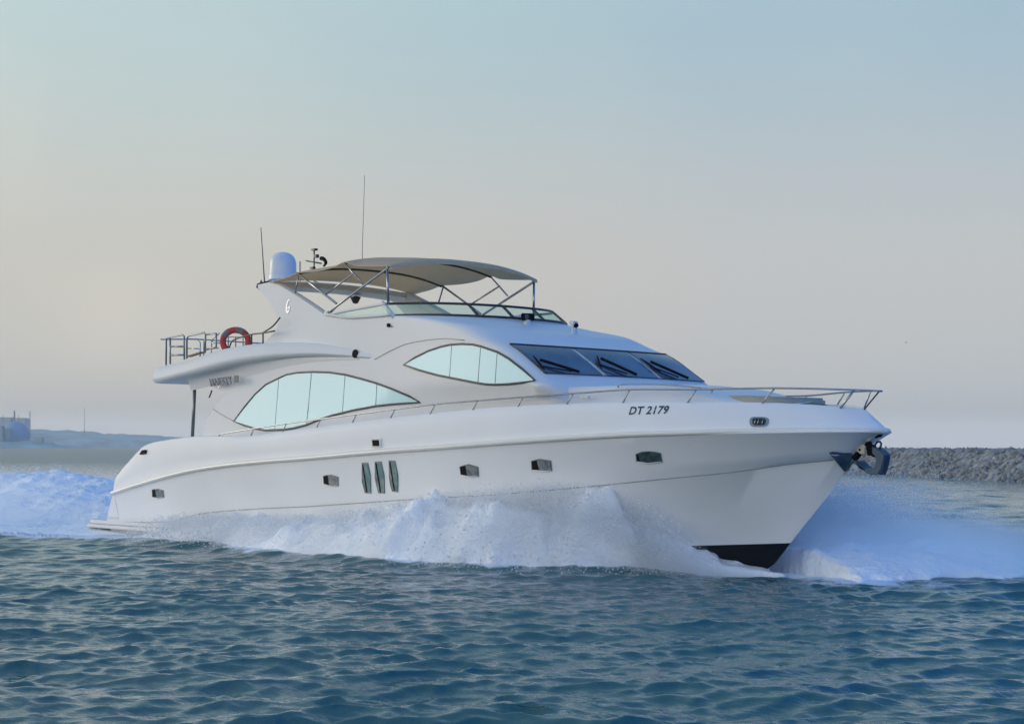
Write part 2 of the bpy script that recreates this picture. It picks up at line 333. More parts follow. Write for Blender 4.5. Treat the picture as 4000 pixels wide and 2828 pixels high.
# spray knuckle along the chine, rubbing strake
tubes('chine_strake', [[(p[0], p[1]-.004, p[2]) for p in chine[2:-4]]], .011, M_line, hull, 6)
V = []; F = []
prof = [(-.035, -.055), (-.075, -.035), (-.085, 0.0), (-.075, .035), (-.03, .062), (.03, .05), (.03, -.05)]
for sgn in (1, -1):
    rows = []
    for i, p in enumerate(rub):
        a = rub[max(0, i-1)]; b = rub[min(NS-1, i+1)]; t = Vector((b[0]-a[0], b[1]-a[1], 0)).normalized(); n = Vector((t.y, -t.x, 0))
        if i == NS-1: n = Vector((1, 0, 0))
        rows.append([(p[0]-n.x*a_, sgn*(p[1]-n.y*a_), p[2]+b_) for a_, b_ in prof])
    v, f = grid(rows, len(V), True)
    V += v; F += f if sgn < 0 else [q[::-1] for q in f]
autosmooth(add('rub_rail', V, F, M_rub, yacht), 50)
# lower spray line moulded in the bow (knuckle is the chine); boarding platform
def slab(name, out, z0, z1, m, parent, bev=.03):
    bm = bmesh.new(); vs = [bm.verts.new((x, y, z0)) for x, y in out]; f = bm.faces.new(vs)
    r = bmesh.ops.extrude_face_region(bm, geom=[f]); bmesh.ops.translate(bm, verts=[v for v in r['geom'] if isinstance(v, bmesh.types.BMVert)], vec=(0, 0, z1-z0))
    bmesh.ops.recalc_face_normals(bm, faces=bm.faces)
    bmesh.ops.bevel(bm, geom=[e for e in bm.edges if e.calc_face_angle(0) > .9 and abs(e.verts[0].co.z-e.verts[1].co.z) < 1e-4], offset=bev, segments=3, affect='EDGES')
    return autosmooth(from_bm(name, bm, m, parent), 40)
half = [(5.3, -2.90), (3.0, -2.95), (1.2, -2.93), (.5, -2.80), (.12, -2.55), (-.12, -2.1), (-.22, -1.2), (-.25, 0)]
out = cat(half, 4); out = [(p[0], p[1]) for p in out]+[(p[0], -p[1]) for p in out[-2::-1]]
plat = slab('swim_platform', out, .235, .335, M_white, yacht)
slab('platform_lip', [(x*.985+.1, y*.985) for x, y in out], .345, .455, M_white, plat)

# aft quarter details
def decal(name, poly, m, parent, off=.012, step=.0, back=None):
    """thin raised panel lying on the starboard hull side: outline in (x, z)"""
    V2d, F2d = patch2d(poly, step)
    V = [hull_pt(x, z, off) for x, z in V2d]; n = len(V)
    Fq = [f[::-1] for f in F2d]
    c = len(poly); B = [hull_pt(x, z, -.03) for x, z in poly]
    for i in range(c): Fq.append((i, (i+1) % c, n+(i+1) % c, n+i))
    return autosmooth(add(name, V+B, Fq, m, parent), 40)
def shrink(poly, k):
    cx = sum(p[0] for p in poly)/len(poly); cz = sum(p[1] for p in poly)/len(poly)
    return [(cx+(x-cx)*k, cz+(z-cz)*k) for x, z in poly]
M_grille = mat('white_hatched_grip', (.78, .78, .77), .5)
ng = M_grille.node_tree; wv = ng.nodes.new('ShaderNodeTexWave'); wv.inputs['Scale'].default_value = 9; wv.bands_direction = 'DIAGONAL'; wv.inputs['Distortion'].default_value = 2
tg = ng.nodes.new('ShaderNodeTexCoord'); ng.links.new(tg.outputs['Object'], wv.inputs[0]); bp = ng.nodes.new('ShaderNodeBump'); bp.inputs['Distance'].default_value = .02
ng.links.new(wv.outputs[1], bp.inputs['Height']); ng.links.new(bp.outputs[0], ng.nodes['Principled BSDF'].inputs['Normal'])
decal('grip_panel', [(2.16, 1.22), (2.36, 1.22), (2.40, .52), (1.76, .52)], M_grille, hull, .006)
QVENT = [(3.98, 2.50), (4.25, 2.52), (4.24, 2.39), (3.84, 2.36)]
q = decal('quarter_fairlead', QVENT, M_steel, hull, .012, .1); decal('fairlead_opening', shrink(QVENT, .86), M_black, q, .045, .06)
# portholes and slit windows
for i, p in enumerate(PORTS):
    pc = [(a[0], a[1]) for a in p]
    r = decal('porthole', shrink(pc, 1.10), M_rim, hull, .010, .15); tag(r, label=['sternmost small porthole', 'porthole aft of the three slit windows', 'porthole forward of the slit windows', 'porthole amid the spray', 'large dark bow porthole'][i])
    xa_, xb_ = min(a[0] for a in pc), max(a[0] for a in pc); xm = xa_+(xb_-xa_)*(.34 if i < 4 else .12)
    decal('painted_reveal', clipx(pc, xa_-.01, xm), M_black, r, .016, .15); decal('pane', clipx(pc, xm+.004, xb_+.01), M_dim if i < 4 else M_port, r, .017, .15)  # flat black strip paints the shaded depth of the frame
    tubes('painted_glint', [[hull_pt(x, z, .02) for x, z in ([pc[-1], pc[-2], pc[-3]] if i != 4 else [pc[-1], pc[-2], pc[-3]])]], .012, M_white, r, 6)  # white tube stands in for the glint along the lower edge
for i, p in enumerate(SLITS):
    pc = [(a[0], a[1]) for a in p]
    r = decal('slit_window', shrink(pc, 1.05), M_rim, hull, .010, .2)
    pc = shrink(pc, .97); xa_, xb_ = min(a[0] for a in pc), max(a[0] for a in pc); xm = xa_+(xb_-xa_)*.30; xn = xa_+(xb_-xa_)*.46
    decal('painted_reveal', clipx(pc, xa_-.01, xm), M_dim, r, .017, .2); decal('mullion', clipx(pc, xm, xn), M_black, r, .018, .2); decal('pane', clipx(pc, xn, xb_+.01), M_sgl, r, .017, .2)
r = decal('vent_frame', SQUARE, M_white, hull, .03); decal('vent_opening', shrink(SQUARE, .70), M_black, r, .036)
r = decal('bow_chock', CHOCK, M_steel, hull, .015, .08); ck = [(a[0], a[1]) for a in CHOCK]
decal('chock_opening', shrink(ck, .72), M_dark, r, .020)
xs = [p[0] for p in ck]; 
tubes('chock_bar', [[hull_pt(x, 3.06, .03), hull_pt(x, 3.18, .03)] for x in (24.73, 24.79, 24.87)], .012, M_steel, r, 6)

# ---- text helper: font outlines turned into a mesh, then laid on a surface
def text_mesh(name, body, size, fn, m, parent, shear=0, bold=0.0, ext=0.0):
    c = bpy.data.curves.new('t', 'FONT'); c.body = body; c.size = size; c.shear = shear; c.offset = bold; c.extrude = ext; c.space_character = 1.05; c.resolution_u = 3
    o = bpy.data.objects.new('t', c); COL.objects.link(o); bpy.context.view_layer.update()
    me = bpy.data.meshes.new_from_object(o.evaluated_get(bpy.context.evaluated_depsgraph_get())); me.name = name
    bpy.data.objects.remove(o); bpy.data.curves.remove(c)
    me.materials.clear(); me.materials.append(m)
    w = max(v.co.x for v in me.vertices)
    for v in me.vertices: v.co = fn(v.co.x, v.co.y, v.co.z, w)
    t = bpy.data.objects.new(name, me); COL.objects.link(t); t.parent = parent; return t
(rx0, rz0), (rx1, rz1), (rx2, rz2) = REG
text_mesh('registration_number', 'DT 2179', .235, lambda a, b, c, w: hull_pt(rx0+(rx1-rx0)*a/w, rz0+(rz1-rz0)*a/w+b*.95, .006), M_letter, hull, .08, .0065)

# ---- deck house: starboard corner rows wrap round the front to port
rowsP = [(20.3, -2.36, 3.40)]+[tuple(p) for p in CORNER]+[(WS_BASE[-1][0], yh(*WS_BASE[-1]), WS_BASE[-1][1])]
bb = [.4, .36, .3, .3, .36, .6, 1.0, 1.55, 1.95, 2.3]; nn = [2, 2, 2, 2, 2, 2.05, 2.15, 2.3, 2.3, 2.3]; mm = [1, 1, 1, 1, 1, 1.15, 1.4, 1.8, 2, 2]
dd = [0, 0, 0, 0, .02, .06, .16, .25, .14, .08]; rr_ = [.40, .40, .40, .40, .42, .5, .6, .7, .7, .6]
PAR = [np.array([*p, b, n, m, d, r]) for p, b, n, m, d, r in zip(rowsP, bb, nn, mm, dd, rr_)]
PARD = cat(PAR, 6)
def frow(a):
    x, y, z, b, n, m, d, r = a; yk = -y; yc = .18*smooth((x-13.5)/5); hw = yk+yc
    def fp(q):
        g = max(0, 1-abs(q)**n)**(1/m); yy = yc+q*hw
        return Vector((x+b*g, yy, z-d*g-.008*(yy+yk)))
    def bez(s):
        p1 = Vector((x, yc+s*hw, z-(.016*hw if s > 0 else 0))); p0 = p1-Vector((r, -.0*s, 0)); p0.y = (yh(p0.x, p0.z) if s < 0 else p1.y); p2 = fp(s*.86)
        return [p0*(1-t)**2+p1*2*t*(1-t)+p2*t*t for t in np.linspace(0, 1, 9)]
    return bez(-1)+[fp(q) for q in np.linspace(-.86, .86, 31)[1:-1]]+bez(1)[::-1]
FR = [frow(a) for a in PARD]
V, F = grid([[tuple(p) for p in r] for r in FR]); F = [f[::-1] for f in F]
Sside = [(r[0].x, r[0].z) for r in FR]
# starboard wall outline in (x, z)
top = [(p[0], p[1]) for p in WS_BASE[::-1]][1:]
outl = [(6.31, 2.55)]+[tuple(p) for p in HOUSE_AFT[1:]]+[(7.35, 4.06), (6.85, 4.19), (6.2, 4.28), (5.6, 4.40), (5.8, 4.55), (7.0, 4.75), (8.2, 5.0)]
coam = [(p[0], p[1]) for p in cat([(*p, 0) for p in COAM_AFT[1:]], 4)][::-1]
outl += coam+[(8.60, 6.86), tuple(ARCH_F[0])]+[tuple(p) for p in ARCH_F[1:]]+[(p[0], p[1]) for p in cat([(*p, 0) for p in WS_BASE], 4)][1:-1]
outl += Sside[::-1]+[(19.3, 3.0), (16, 2.6)]
V2d, F2d = patch2d(outl, .3)
k0 = len(V); V += [(x, yh(x, z), z) for x, z in V2d]; F += [tuple(i+k0 for i in f[::-1]) for f in F2d]
k1 = len(V); V += [(x, -yh(x, z)+.36*smooth((x-13.5)/5), z-.014*2.4*smooth((x-13.5)/5)) for x, z in V2d]; F += [tuple(i+k1 for i in f) for f in F2d]
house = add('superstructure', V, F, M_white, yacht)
bm = bmesh.new(); bm.from_mesh(house.data); bmesh.ops.remove_doubles(bm, verts=bm.verts, dist=.01); bmesh.ops.recalc_face_normals(bm, faces=bm.faces)
bm.to_mesh(house.data); bm.free()
HB = BVHTree.FromPolygons([tuple(v.co) for v in house.data.vertices], [tuple(p.vertices) for p in house.data.polygons])
def side_pt(x, z, off): return Vector((x, yh(x, z)-off, z))
def front_pt(q, z, off=0):
    """point on the raked front between the windshield rows"""
    zs = [a[2] for a in PARD]; v = [np.interp(z, zs, [a[i] for a in PARD]) for i in range(8)]; v[2] = z
    x, y, z, b, n, m, d, r = v; yk = -y; yc = .18*smooth((x-13.5)/5); hw = yk+yc; g = max(0, 1-abs(q)**n)**(1/m); yy = yc+q*hw
    return Vector((x+b*g, yy, z-d*g-.008*(yy+yk)))+Vector((.5, .22*q, .86)).normalized()*off
# aft bulkhead of the house so that no daylight passes through
add('aft_bulkhead', [(6.9, -2.4, 2.5), (6.9, 2.4, 2.5), (7.6, 2.4, 4.6), (7.6, -2.4, 4.6)], [(0, 1, 2, 3)], M_port, house)
# moulded seams
def seam(pts, r, parent, mt=None): return tubes('seam', [[side_pt(p[0], p[1], .003) for p in cat([(*p, 0) for p in pts], 5)]], r, mt or M_rim, parent, 6)
seam(SEAM, .011, house); seam(AFTSEAM, .012, house)

def side_window(name, poly, divs, label):
    P = [(p[0], p[1]) for p in poly]
    fr = tubes(name, [[side_pt(x, z, .012) for x, z in P]], .026, M_dark, house, 8, True); tag(fr, label=label)
    xs = [min(p[0] for p in P)-1]+[.5*(d[0][0]+d[1][0]) for d in divs]+[max(p[0] for p in P)+1]
    inner = shrink(P, .995)
    for a, b in zip(xs[:-1], xs[1:]):
        c = clipx(inner, a+.008, b-.008)
        v, f = patch2d(c, .25); n = len(v); m = len(c)
        VV = [side_pt(x, z, .016) for x, z in v]+[side_pt(x, z, .001) for x, z in c]
        FF = [g[::-1] for g in f]+[(i, (i+1) % m, n+(i+1) % m, n+i) for i in range(m)]
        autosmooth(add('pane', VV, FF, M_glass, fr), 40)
    for d in divs: tubes('divider', [[side_pt(d[0][0], d[0][1]-.02, .012), side_pt(d[1][0], d[1][1]+.02, .012)]], .010, M_dark, fr, 6)
    return fr
side_window('saloon_window', cat([(p[0], p[1], 0) for p in SALOON], 1, True), SALDIV, 'large leaf shaped saloon window with sky reflection painted on aqua glass')
side_window('wheelhouse_window', cat([(p[0], p[1], 0) for p in WHEEL], 1, True), WHEELDIV, 'eye shaped upper window with sky reflection painted on aqua glass')

# windshield: three panes, dark surround, wipers
qs = [-.888, -.315, .311, .906]
for a, b in zip(qs[:-1], qs[1:]):
    a2 = a+(.0 if a == qs[0] else .022); b2 = b-(.0 if b == qs[-1] else .022)
    def wcorner(q, t): return front_pt(q-(.012 if t > .5 else 0), 4.20+(4.865-4.20)*t, .022)
    rows = [[wcorner(a2+(b2-a2)*j/10, i/8) for j in range(11)] for i in range(9)]
    v, f = grid(rows); pn = add('windshield_pane', v, [g for g in f], M_wind, yacht)
    bm = bmesh.new(); bm.from_mesh(pn.data); bmesh.ops.recalc_face_normals(bm, faces=bm.faces)
    if sum(fc.normal.x for fc in bm.faces) < 0: bmesh.ops.reverse_faces(bm, faces=bm.faces)
    bm.to_mesh(pn.data); bm.free()
Q = np.linspace(qs[0], qs[-1], 40)
tubes('windshield_trim', [[front_pt(q-.012, 4.875, .022) for q in Q]], .022, M_dark, house, 8)
tubes('windshield_trim', [[front_pt(q, 4.19, .02) for q in Q], [front_pt(qs[0]-.012*t, 4.19+.68*t, .02) for t in np.linspace(0, 1, 8)], [front_pt(qs[-1]-.012*t, 4.19+.68*t, .02) for t in np.linspace(0, 1, 8)]], .010, M_dark, house, 6)
def cq(q): return (q*2.68-.18)/2.86
WIP = [(((-.841, 4.547), (-.879, 4.223)), ((-.833, 4.431), (-.566, 4.176)), ((-.866, 4.287), (-.628, 4.196))),
       (((-.137, 4.641), (-.268, 4.296)), ((-.151, 4.546), (.062, 4.174)), ((-.241, 4.403), (-.034, 4.203))),
       (((.399, 4.641), (.457, 4.297)), ((.465, 4.54), (.736, 4.167)), ((.394, 4.423), (.622, 4.195)))]
for blade, arm, rod in WIP:
    P = lambda l, o: [front_pt(cq(l[0][0]+(l[1][0]-l[0][0])*t), l[0][1]+(l[1][1]-l[0][1])*t, o) for t in np.linspace(0, 1, 6)]
    w = tubes('wiper', [P(arm, .10)], .032, M_black, yacht, 8)
    v, f = tube_data(P(blade, .07), [.012, .02, .026, .026, .02, .012], 8); add('wiper_blade', v, f, M_black, w)
    tubes('wiper_rod', [P(rod, .085)], .016, M_black, w, 6)

# ---- flybridge deck: cantilevered slab with a bright knuckle, fading into the house
ot = np.array(cat(OV_TOP[1:], 5)); ob = np.array(cat(OV_BOT, 5))
X = np.concatenate([np.linspace(4.42, 7, 12), np.linspace(7.3, 13.62, 24)])
rows = []
def osec(x, w, zt, zb):
    h = zt-zb; k = min(1, h/.35)
    s = [(-w+.30*k, zb-.0), (-w+.12*k, zb+.02*h), (-w+.03*k, zb+.12*h), (-w, zb+.26*h), (-w+.02*k, zb+.40*h), (-w+.07*k, zb+.72*h), (-w+.12*k, zt-.05*h), (-w+.18*k, zt), (-w+.40*k, zt-.02)]
    return [(x, y, z) for y, z in s]+[(x, -y, z) for y, z in s[::-1]]
zt0, zb0 = ot[0, 2], ob[0, 2]
for x, w, k in ((4.02, 1.2, .55), (4.10, 2.0, .8), (4.22, 2.55, .9), (4.33, 2.82, .96)):
    zm = (zt0+zb0)/2; hh = (zt0-zb0)/2*k; rows.append(osec(x, w, zm+hh, zm-hh))
for x in X: rows.append(osec(x, -np.interp(x, ob[:, 0], ob[:, 1])+.012, np.interp(x, ot[:, 0], ot[:, 2]), np.interp(x, ob[:, 0], ob[:, 2])))
rows.append(osec(14.15, -yh(14.15, 4.8)-.16, 4.86, 4.74))
V, F = grid(rows, 0, True); n = len(rows[0]); F = [f[::-1] for f in F]+[tuple(range(n))]
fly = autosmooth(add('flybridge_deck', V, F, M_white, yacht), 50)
FB = BVHTree.FromPolygons([tuple(v.co) for v in fly.data.vertices], [tuple(p.vertices) for p in fly.data.polygons])
# fillet between slab underside and house side
rows = []
for x in np.linspace(5.7, 13.2, 30):
    zb = np.interp(x, ob[:, 0], ob[:, 2]); w = -np.interp(x, ob[:, 0], ob[:, 1]); r = max(.03, min(.34, (w-2.45)*.8))
    yw = yh(x, zb-r)+.0
    p0 = Vector((x, -w+.22*min(1, (w-2.42)/.3), zb+.004)); p1 = Vector((x, yw-.03, zb)); p2 = Vector((x, yw-.003, zb-r))
    rows.append([p0*(1-t)**2+p1*2*t*(1-t)+p2*t*t for t in np.linspace(0, 1, 7)])
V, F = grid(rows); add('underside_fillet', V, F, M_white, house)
# lamp in the soffit, side marker, dark dots
def disc(name, c, nrm, r, m, parent, t=.02, n=20):
    bm = bmesh.new(); bmesh.ops.create_cone(bm, cap_ends=True, segments=n, radius1=r, radius2=r*.92, depth=t, matrix=Matrix.Translation(c) @ Vector(nrm).to_track_quat('Z', 'Y').to_matrix().to_4x4()); return autosmooth(from_bm(name, bm, m, parent))
disc('soffit_lamp', (5.6, -2.2, 4.44), (0, 0, -1), .11, M_dark, fly, .06)
h = FB.ray_cast(Vector((13.1, -6, 4.87)), Vector((0, 1, 0)))
disc('side_port', (h[0] if h[0] else Vector((13.1, -2.5, 4.87)))+Vector((0, -.012, 0)), (0, -1, .1), .11, M_black, fly)
disc('side_lamp', side_pt(14.33, 5.50, .02), (0, -1, .1), .05, M_black, house, .06); tubes('lamp_wire', [[side_pt(14.36, 5.49, .03), side_pt(14.48, 5.455, .01)]], .008, M_black, house, 5)
# chrome lettering under the overhang
(nx0, nz0), (nx1, nz1) = (6.93, 4.22), (8.02, 4.27)
def name_fn(a, b, c, w): x = nx0+(nx1-nx0)*a/w; z = nz0+(nz1-nz0)*a/w+b; return Vector((x, yh(x, z)-.14-.12*max(0, b)/.25-c, z))
text_mesh('lettering', 'MAJESTY', .27, name_fn, M_chrome, house, .1, .006, .012)
q = box('lettering_emblem', (8.22, yh(8.2, 4.4)-.20, 4.38), (.20, .02, .19), mat('dark_plate', (.15, .16, .17), .6), house, None, .004)
tubes('drain_spout', [[(6.76, -2.52, 4.12), (6.70, -2.53, 4.0), (6.64, -2.53, 3.93)]], .02, M_dark, house)
tubes('overhang_post', [[(5.79, -2.45, 4.40), (5.66, -2.45, 2.75)], [(5.70, -2.38, 4.40), (5.57, -2.38, 2.75)]], .042, M_rim, yacht, 10)

# ---- radar arch: wing thickness on both sides plus the cross beam
V = []; F = []
for sgn in (1, -1):
    fo = cat([(*p, 0) for p in ARCH_F], 4); rows = []
    for p in fo:
        x, z = p[0], p[1]; y = yh(x, z)
        rows.append([(x, sgn*(y-.004), z), (x+.05, sgn*(y+.05), z+.01), (x+.06, sgn*(y+.17), z+.0), (x-.25, sgn*(y+.23), z-.10)])
    v, f = grid(rows, len(V)); V += v; F += f if sgn > 0 else [g[::-1] for g in f]
    inn = [tuple(p) for p in ARCH_F]+[(11.2, 5.2), (9.4, 5.3)]+coam+[(8.6, 6.86)]
    v2, f2 = patch2d(inn, .4); k0 = len(V); V += [(x, sgn*(yh(x, z)+.23), z) for x, z in v2]; F += [tuple(i+k0 for i in (g if sgn > 0 else g[::-1])) for g in f2]
bsec = [(8.50, 6.80), (8.56, 6.90), (9.10, 6.94), (9.35, 6.88), (9.45, 6.74), (9.30, 6.68), (8.70, 6.70)]
rows = [[(x+.10*(1-(y/2.2)**2), y, z+.06*(1-(y/2.2)**2)-.008*(y+2.2)) for x, z in bsec] for y in np.linspace(-2.28, 2.28, 13)]
v, f = grid(rows, len(V), True); V += v; F += f
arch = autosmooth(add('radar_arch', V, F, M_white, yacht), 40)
# crescent emblem
em = [(.06, .150), (.02, .165), (-.035, .135), (-.07, .04), (-.07, -.06), (-.04, -.135), (.0, -.15), (.045, -.105), (.07, -.02), (.075, .0)]
ec = [np.array(p[:2]) for p in cat([(*p, 0) for p in em], 5)]; V = []; F = []
for i, p in enumerate(ec):
    d_ = ec[min(i+1, len(ec)-1)]-ec[max(i-1, 0)]; d_ = d_/np.linalg.norm(d_); w = .006+.024*math.sin(math.pi*min(1, i/(len(ec)-1)))
    for k in (-1, 1): V.append(side_pt(10.07+.95*(p[0]-d_[1]*w*k), 6.20+p[1]+d_[0]*w*k, .014))
n = len(V); V += [Vector((v.x, v.y+.016, v.z)) for v in V]
for i in range(len(ec)-1):
    a = 2*i; F += [(a, a+1, a+3, a+2), (a, a+2, n+a+2, n+a), (a+1, n+a+1, n+a+3, a+3)]
emb = autosmooth(add('crescent_emblem', V, F, M_badge, arch))
v = [side_pt(x, z, .012) for x, z in ((10.00, 6.135), (10.14, 6.175), (10.14, 6.20), (10.00, 6.16))]; add('emblem_bar', v, [(0, 1, 2, 3)], M_badge, emb)
# radome
bm = bmesh.new(); prof = [(.0, .74), (.10, .735), (.20, .70), (.28, .64), (.335, .55), (.36, .44), (.365, .25), (.362, .13), (.36, .115)]
def lathe(name, prof, c, m, parent, n=36):
    rows = [[(c[0]+r*math.cos(2*math.pi*k/n), c[1]+r*math.sin(2*math.pi*k/n), c[2]+z) for k in range(n)] for r, z in prof]
    v, f = grid(rows, 0, True); o = add(name, v, [g[::-1] for g in f], m, parent); return autosmooth(o, 40)
rc = (8.17, -1.2, 7.09)
rad = lathe('radome', prof, rc, M_radome, yacht)
lathe('radome_base', [(.0, .12), (.38, .12), (.385, .10), (.385, .0), (.36, -.02), (.12, -.03), (.12, -.2), (0, -.2)], rc, M_radome, rad)
# whip aerials, light mast, horn, floodlight
def whip(pts, r0, r1, label):
    n = len(pts); v, f = tube_data(pts, [r0+(r1-r0)*(i/(n-1))**.5 for i in range(n)], 8); o = add('whip_antenna', v, f, M_dark, yacht); tag(o, label=label); return o
w = whip(cat([(8.85, -2.2, 6.72), (8.80, -2.2, 6.9), (8.76, -2.2, 7.04), (8.60, -2.2, 8.37)], 5), .05, .010, 'short black whip aerial at the aft tip of the arch')
tubes('antenna_mount', [[(8.55, -2.22, 6.79), (8.62, -2.2, 6.98), (8.74, -2.2, 6.80), (9.0, -2.2, 6.86)]], .018, M_dark, w, 6)
whip([(8.56, 1.2, 6.85), (8.55, 1.2, 7.3), (8.53, 1.2, 8.05), (8.58, 1.2, 9.0), (8.63, 1.2, 10.1)], .014, .006, 'tall thin whip aerial rising behind the canopy')
mast = tubes('light_mast', [[(8.5, .3, 6.9), (7.52, .3, 7.2), (7.52, .3, 8.06)], [(7.14, .3, 7.79), (7.86, .3, 7.66)], [(7.2, .3, 7.42), (7.5, .3, 7.42)]], .020, M_dark, yacht, 8)
box('masthead_lamp', (7.53, .3, 8.07), (.18, .12, .055), M_dark, mast); box('side_lamp', (7.62, .3, 7.88), (.15, .10, .09), M_dark, mast); box('lamp_base', (7.45, .3, 7.57), (.16, .10, .06), M_dark, mast)
box('radar_scanner', (7.35, .3, 7.46), (.45, .16, .10), M_rim, mast)
v, f = tube_data(cat([(7.84, .3, 7.80), (7.93, .3, 7.79), (8.06, .3, 7.70), (8.04, .3, 7.62), (7.97, .3, 7.58)], 4), [.055]*7+[.045]*5+[.03]*5, 10); add('air_horn', v, f, M_black, yacht)
tubes('stub_antenna', [[(8.68, -1.0, 6.9), (8.68, -1.0, 7.56)]], .016, M_dark, yacht, 6)
fl = lathe('flood_lamp', [(.0, -.16), (.07, -.14), (.13, -.02), (.15, .02), (.0, .06)], (9.35, .35, 6.62), M_dark, yacht, 16)

# ---- flybridge wind screen
base = [p.copy() for p in FR[-1]]; nb = len(base)
i0 = 3
def topp(p, k=1.0): return Vector((p.x-.42*k, p.y*(1-.03*k), p.z+.325*k))
pts = base[i0:nb-i0]
scr = tubes('wind_screen', [[p+Vector((0, 0, .02)) for p in pts]], .030, M_dark, yacht, 8)
tubes('top_rail', [[topp(p) for p in pts]], .030, M_dark, scr, 8)
def near_q(y): return min(range(len(pts)), key=lambda i: abs(pts[i].y-y) + (0 if i < len(pts)*.8 else 0))
cuts = [0, near_q(-.86*2.4), near_q(-.57*2.4), near_q(-.23*2.4), near_q(.2*2.4), near_q(.75*2.4), len(pts)-1]
for a, b in zip(cuts[:-1], cuts[1:]):
    if b <= a: continue
    rows = [[p+Vector((0, 0, .02)) for p in pts[a:b+1]], [topp(p, .5)+Vector((.01, 0, .01)) for p in pts[a:b+1]], [topp(p) for p in pts[a:b+1]]]
    v, f = grid(rows); add('screen_pane', v, f, M_clear, scr)
for c in cuts[2:-1]: tubes('screen_strut', [[pts[c]+Vector((0, 0, .02)), topp(pts[c])]], .034, M_dark, scr, 8)
p = pts[0]; tubes('screen_strut', [[p+Vector((.12, -.03, -.03)), topp(p)+Vector((-.02, -.03, .03))]], .058, M_white, scr, 10)
# starboard wing pane with white frame
wb = [side_pt(p[0], p[1], .03) for p in cat([(*p, 0) for p in WS_BASE], 5)]; wt = [side_pt(p[0], p[1], .0) for p in cat([(*p, 0) for p in WS_TOP], 5)]
for sgn in (1, -1):
    B = [Vector((p.x, p.y*sgn, p.z+.03)) for p in wb]; T = [Vector((p.x, p.y*sgn, p.z)) for p in wt]
    v, f = grid([B, T]); add('wing_pane', v, f, M_clear, scr)
    tubes('wing_frame', [B, T], .033, M_white, scr, 8)

# ---- bimini
M_bow = mat('canvas_sleeve', (.09, .08, .07), .8)
edge = [(9.30, 6.86), (9.61, 6.90), (10.07, 6.95), (10.51, 7.03), (10.96, 7.02), (11.51, 7.02), (12.05, 7.06), (12.52, 7.15), (12.88, 7.05), (13.29, 7.0), (13.8, 6.96), (14.26, 6.93), (14.33, 6.90)]
E = np.array(cat([(*p, 0) for p in edge], 5)); bowx = [9.3, 10.51, 12.52, 14.26, 14.4]; bowz = [6.86, 7.03, 7.15, 6.95, 6.90]
crx = [9.3, 10.0, 10.51, 11.5, 12.52, 13.4, 14.15, 14.33]; crz = [.18, .22, .26, .24, .24, .27, .27, .22]
qq = np.concatenate([np.linspace(-1, -.8, 7), np.linspace(-.75, .75, 21), np.linspace(.8, 1, 7)])
def canopy(x, q, off=0):
    ze = np.interp(x, E[:, 0], E[:, 1]); zb = np.interp(x, bowx, bowz); c = np.interp(x, crx, crz); a = abs(q)
    zz = zb*(1-a**5)+ze*a**5 + c*(1-a**2.6)
    front = .16*max(0, (x-13.9)/.43)*(1-a**2)
    return Vector((x+front, 2.4*q, zz+off-.004*(q+1)))
rows = [[canopy(x, q) for q in qq] for x in E[:, 0]]; rows.append([canopy(14.335, q, -.075)+Vector((.015, 0, 0)) for q in qq])
rowsU = [[p-Vector((0, 0, .02)) for p in r] for r in rows[:-1]]; rowsU[-1] = [p-Vector((.03, 0, .05)) for p in rowsU[-1]]
V, F = grid(rows); v2, f2 = grid(rowsU, len(V)); n = len(rows[0]); m = len(rowsU); a0 = len(V); V += v2; F += [g[::-1] for g in f2]
for i in range(m-1):
    F.append((i*n, a0+i*n, a0+(i+1)*n, (i+1)*n)); F.append((i*n+n-1, (i+1)*n+n-1, a0+(i+1)*n+n-1, a0+i*n+n-1))
can = autosmooth(add('bimini_canopy', V, F, M_canvas, yacht), 60)
for x in (10.51, 12.52, 14.2): tubes('canopy_bow', [[canopy(x, q, -.045) for q in qq]], .026, M_bow if x != 14.2 else M_steel, can, 8)
PO = [((10.51, 7.02), (12.16, 6.15)), ((12.89, 6.84), (11.71, 6.40)), ((14.26, 6.88), (12.16, 6.08)), ((12.52, 7.12), (13.23, 6.56)), ((14.21, 6.88), (14.23, 6.0)), ((10.58, 6.95), (10.41, 6.52))]
for sgn in (1, -1):
    for i, (a, b) in enumerate(PO):
        P = [(a[0], -sgn*2.4, a[1]), (b[0], -sgn*2.37, b[1])]
        if i == 2: P.append((11.8, -sgn*2.33, 5.92))
        tubes('canopy_pole', [P], .030 if i in (0, 2, 4) else .022, M_steel, yacht, 8)
    bm = bmesh.new(); box_bm(bm, (11.72, -sgn*2.34, 5.93), (.16, .10, .12), None, .02); autosmooth(from_bm('pole_foot', bm, M_white, yacht))

# ---- guard rails
R_ = [np.array(p) for p in RAIL]; rs = cat(RAIL, 5); f0 = (RAIL[0][0]-.03, RAIL[0][1], RAIL[0][2]-.13)
tubes('guard_rail', [[f0]+rs+[np.array((p[0], -p[1], p[2]-.05*min(1, max(0, (26.73-p[0])/3)))) for p in rs[-2::-1]]], .019, M_steel, yacht, 8)
for sgn in (1, -1):
    for i, f in enumerate(FEET):
        t = RAIL[i+2]; big = i >= len(FEET)-3
        tubes('stanchion', [[(f[0], sgn*f[1], f[2]-.02-(.0 if sgn > 0 else .02)), (t[0], sgn*t[1], t[2]-(0 if sgn > 0 else .05*min(1, max(0, (26.73-t[0])/3))))]], .024 if i == len(FEET)-1 and sgn > 0 else .016, M_steel, yacht, 8)
tubes('stanchion', [[(26.34, -.03, 3.37), (26.68, -.02, 3.71)]], .016, M_dark, yacht, 8)
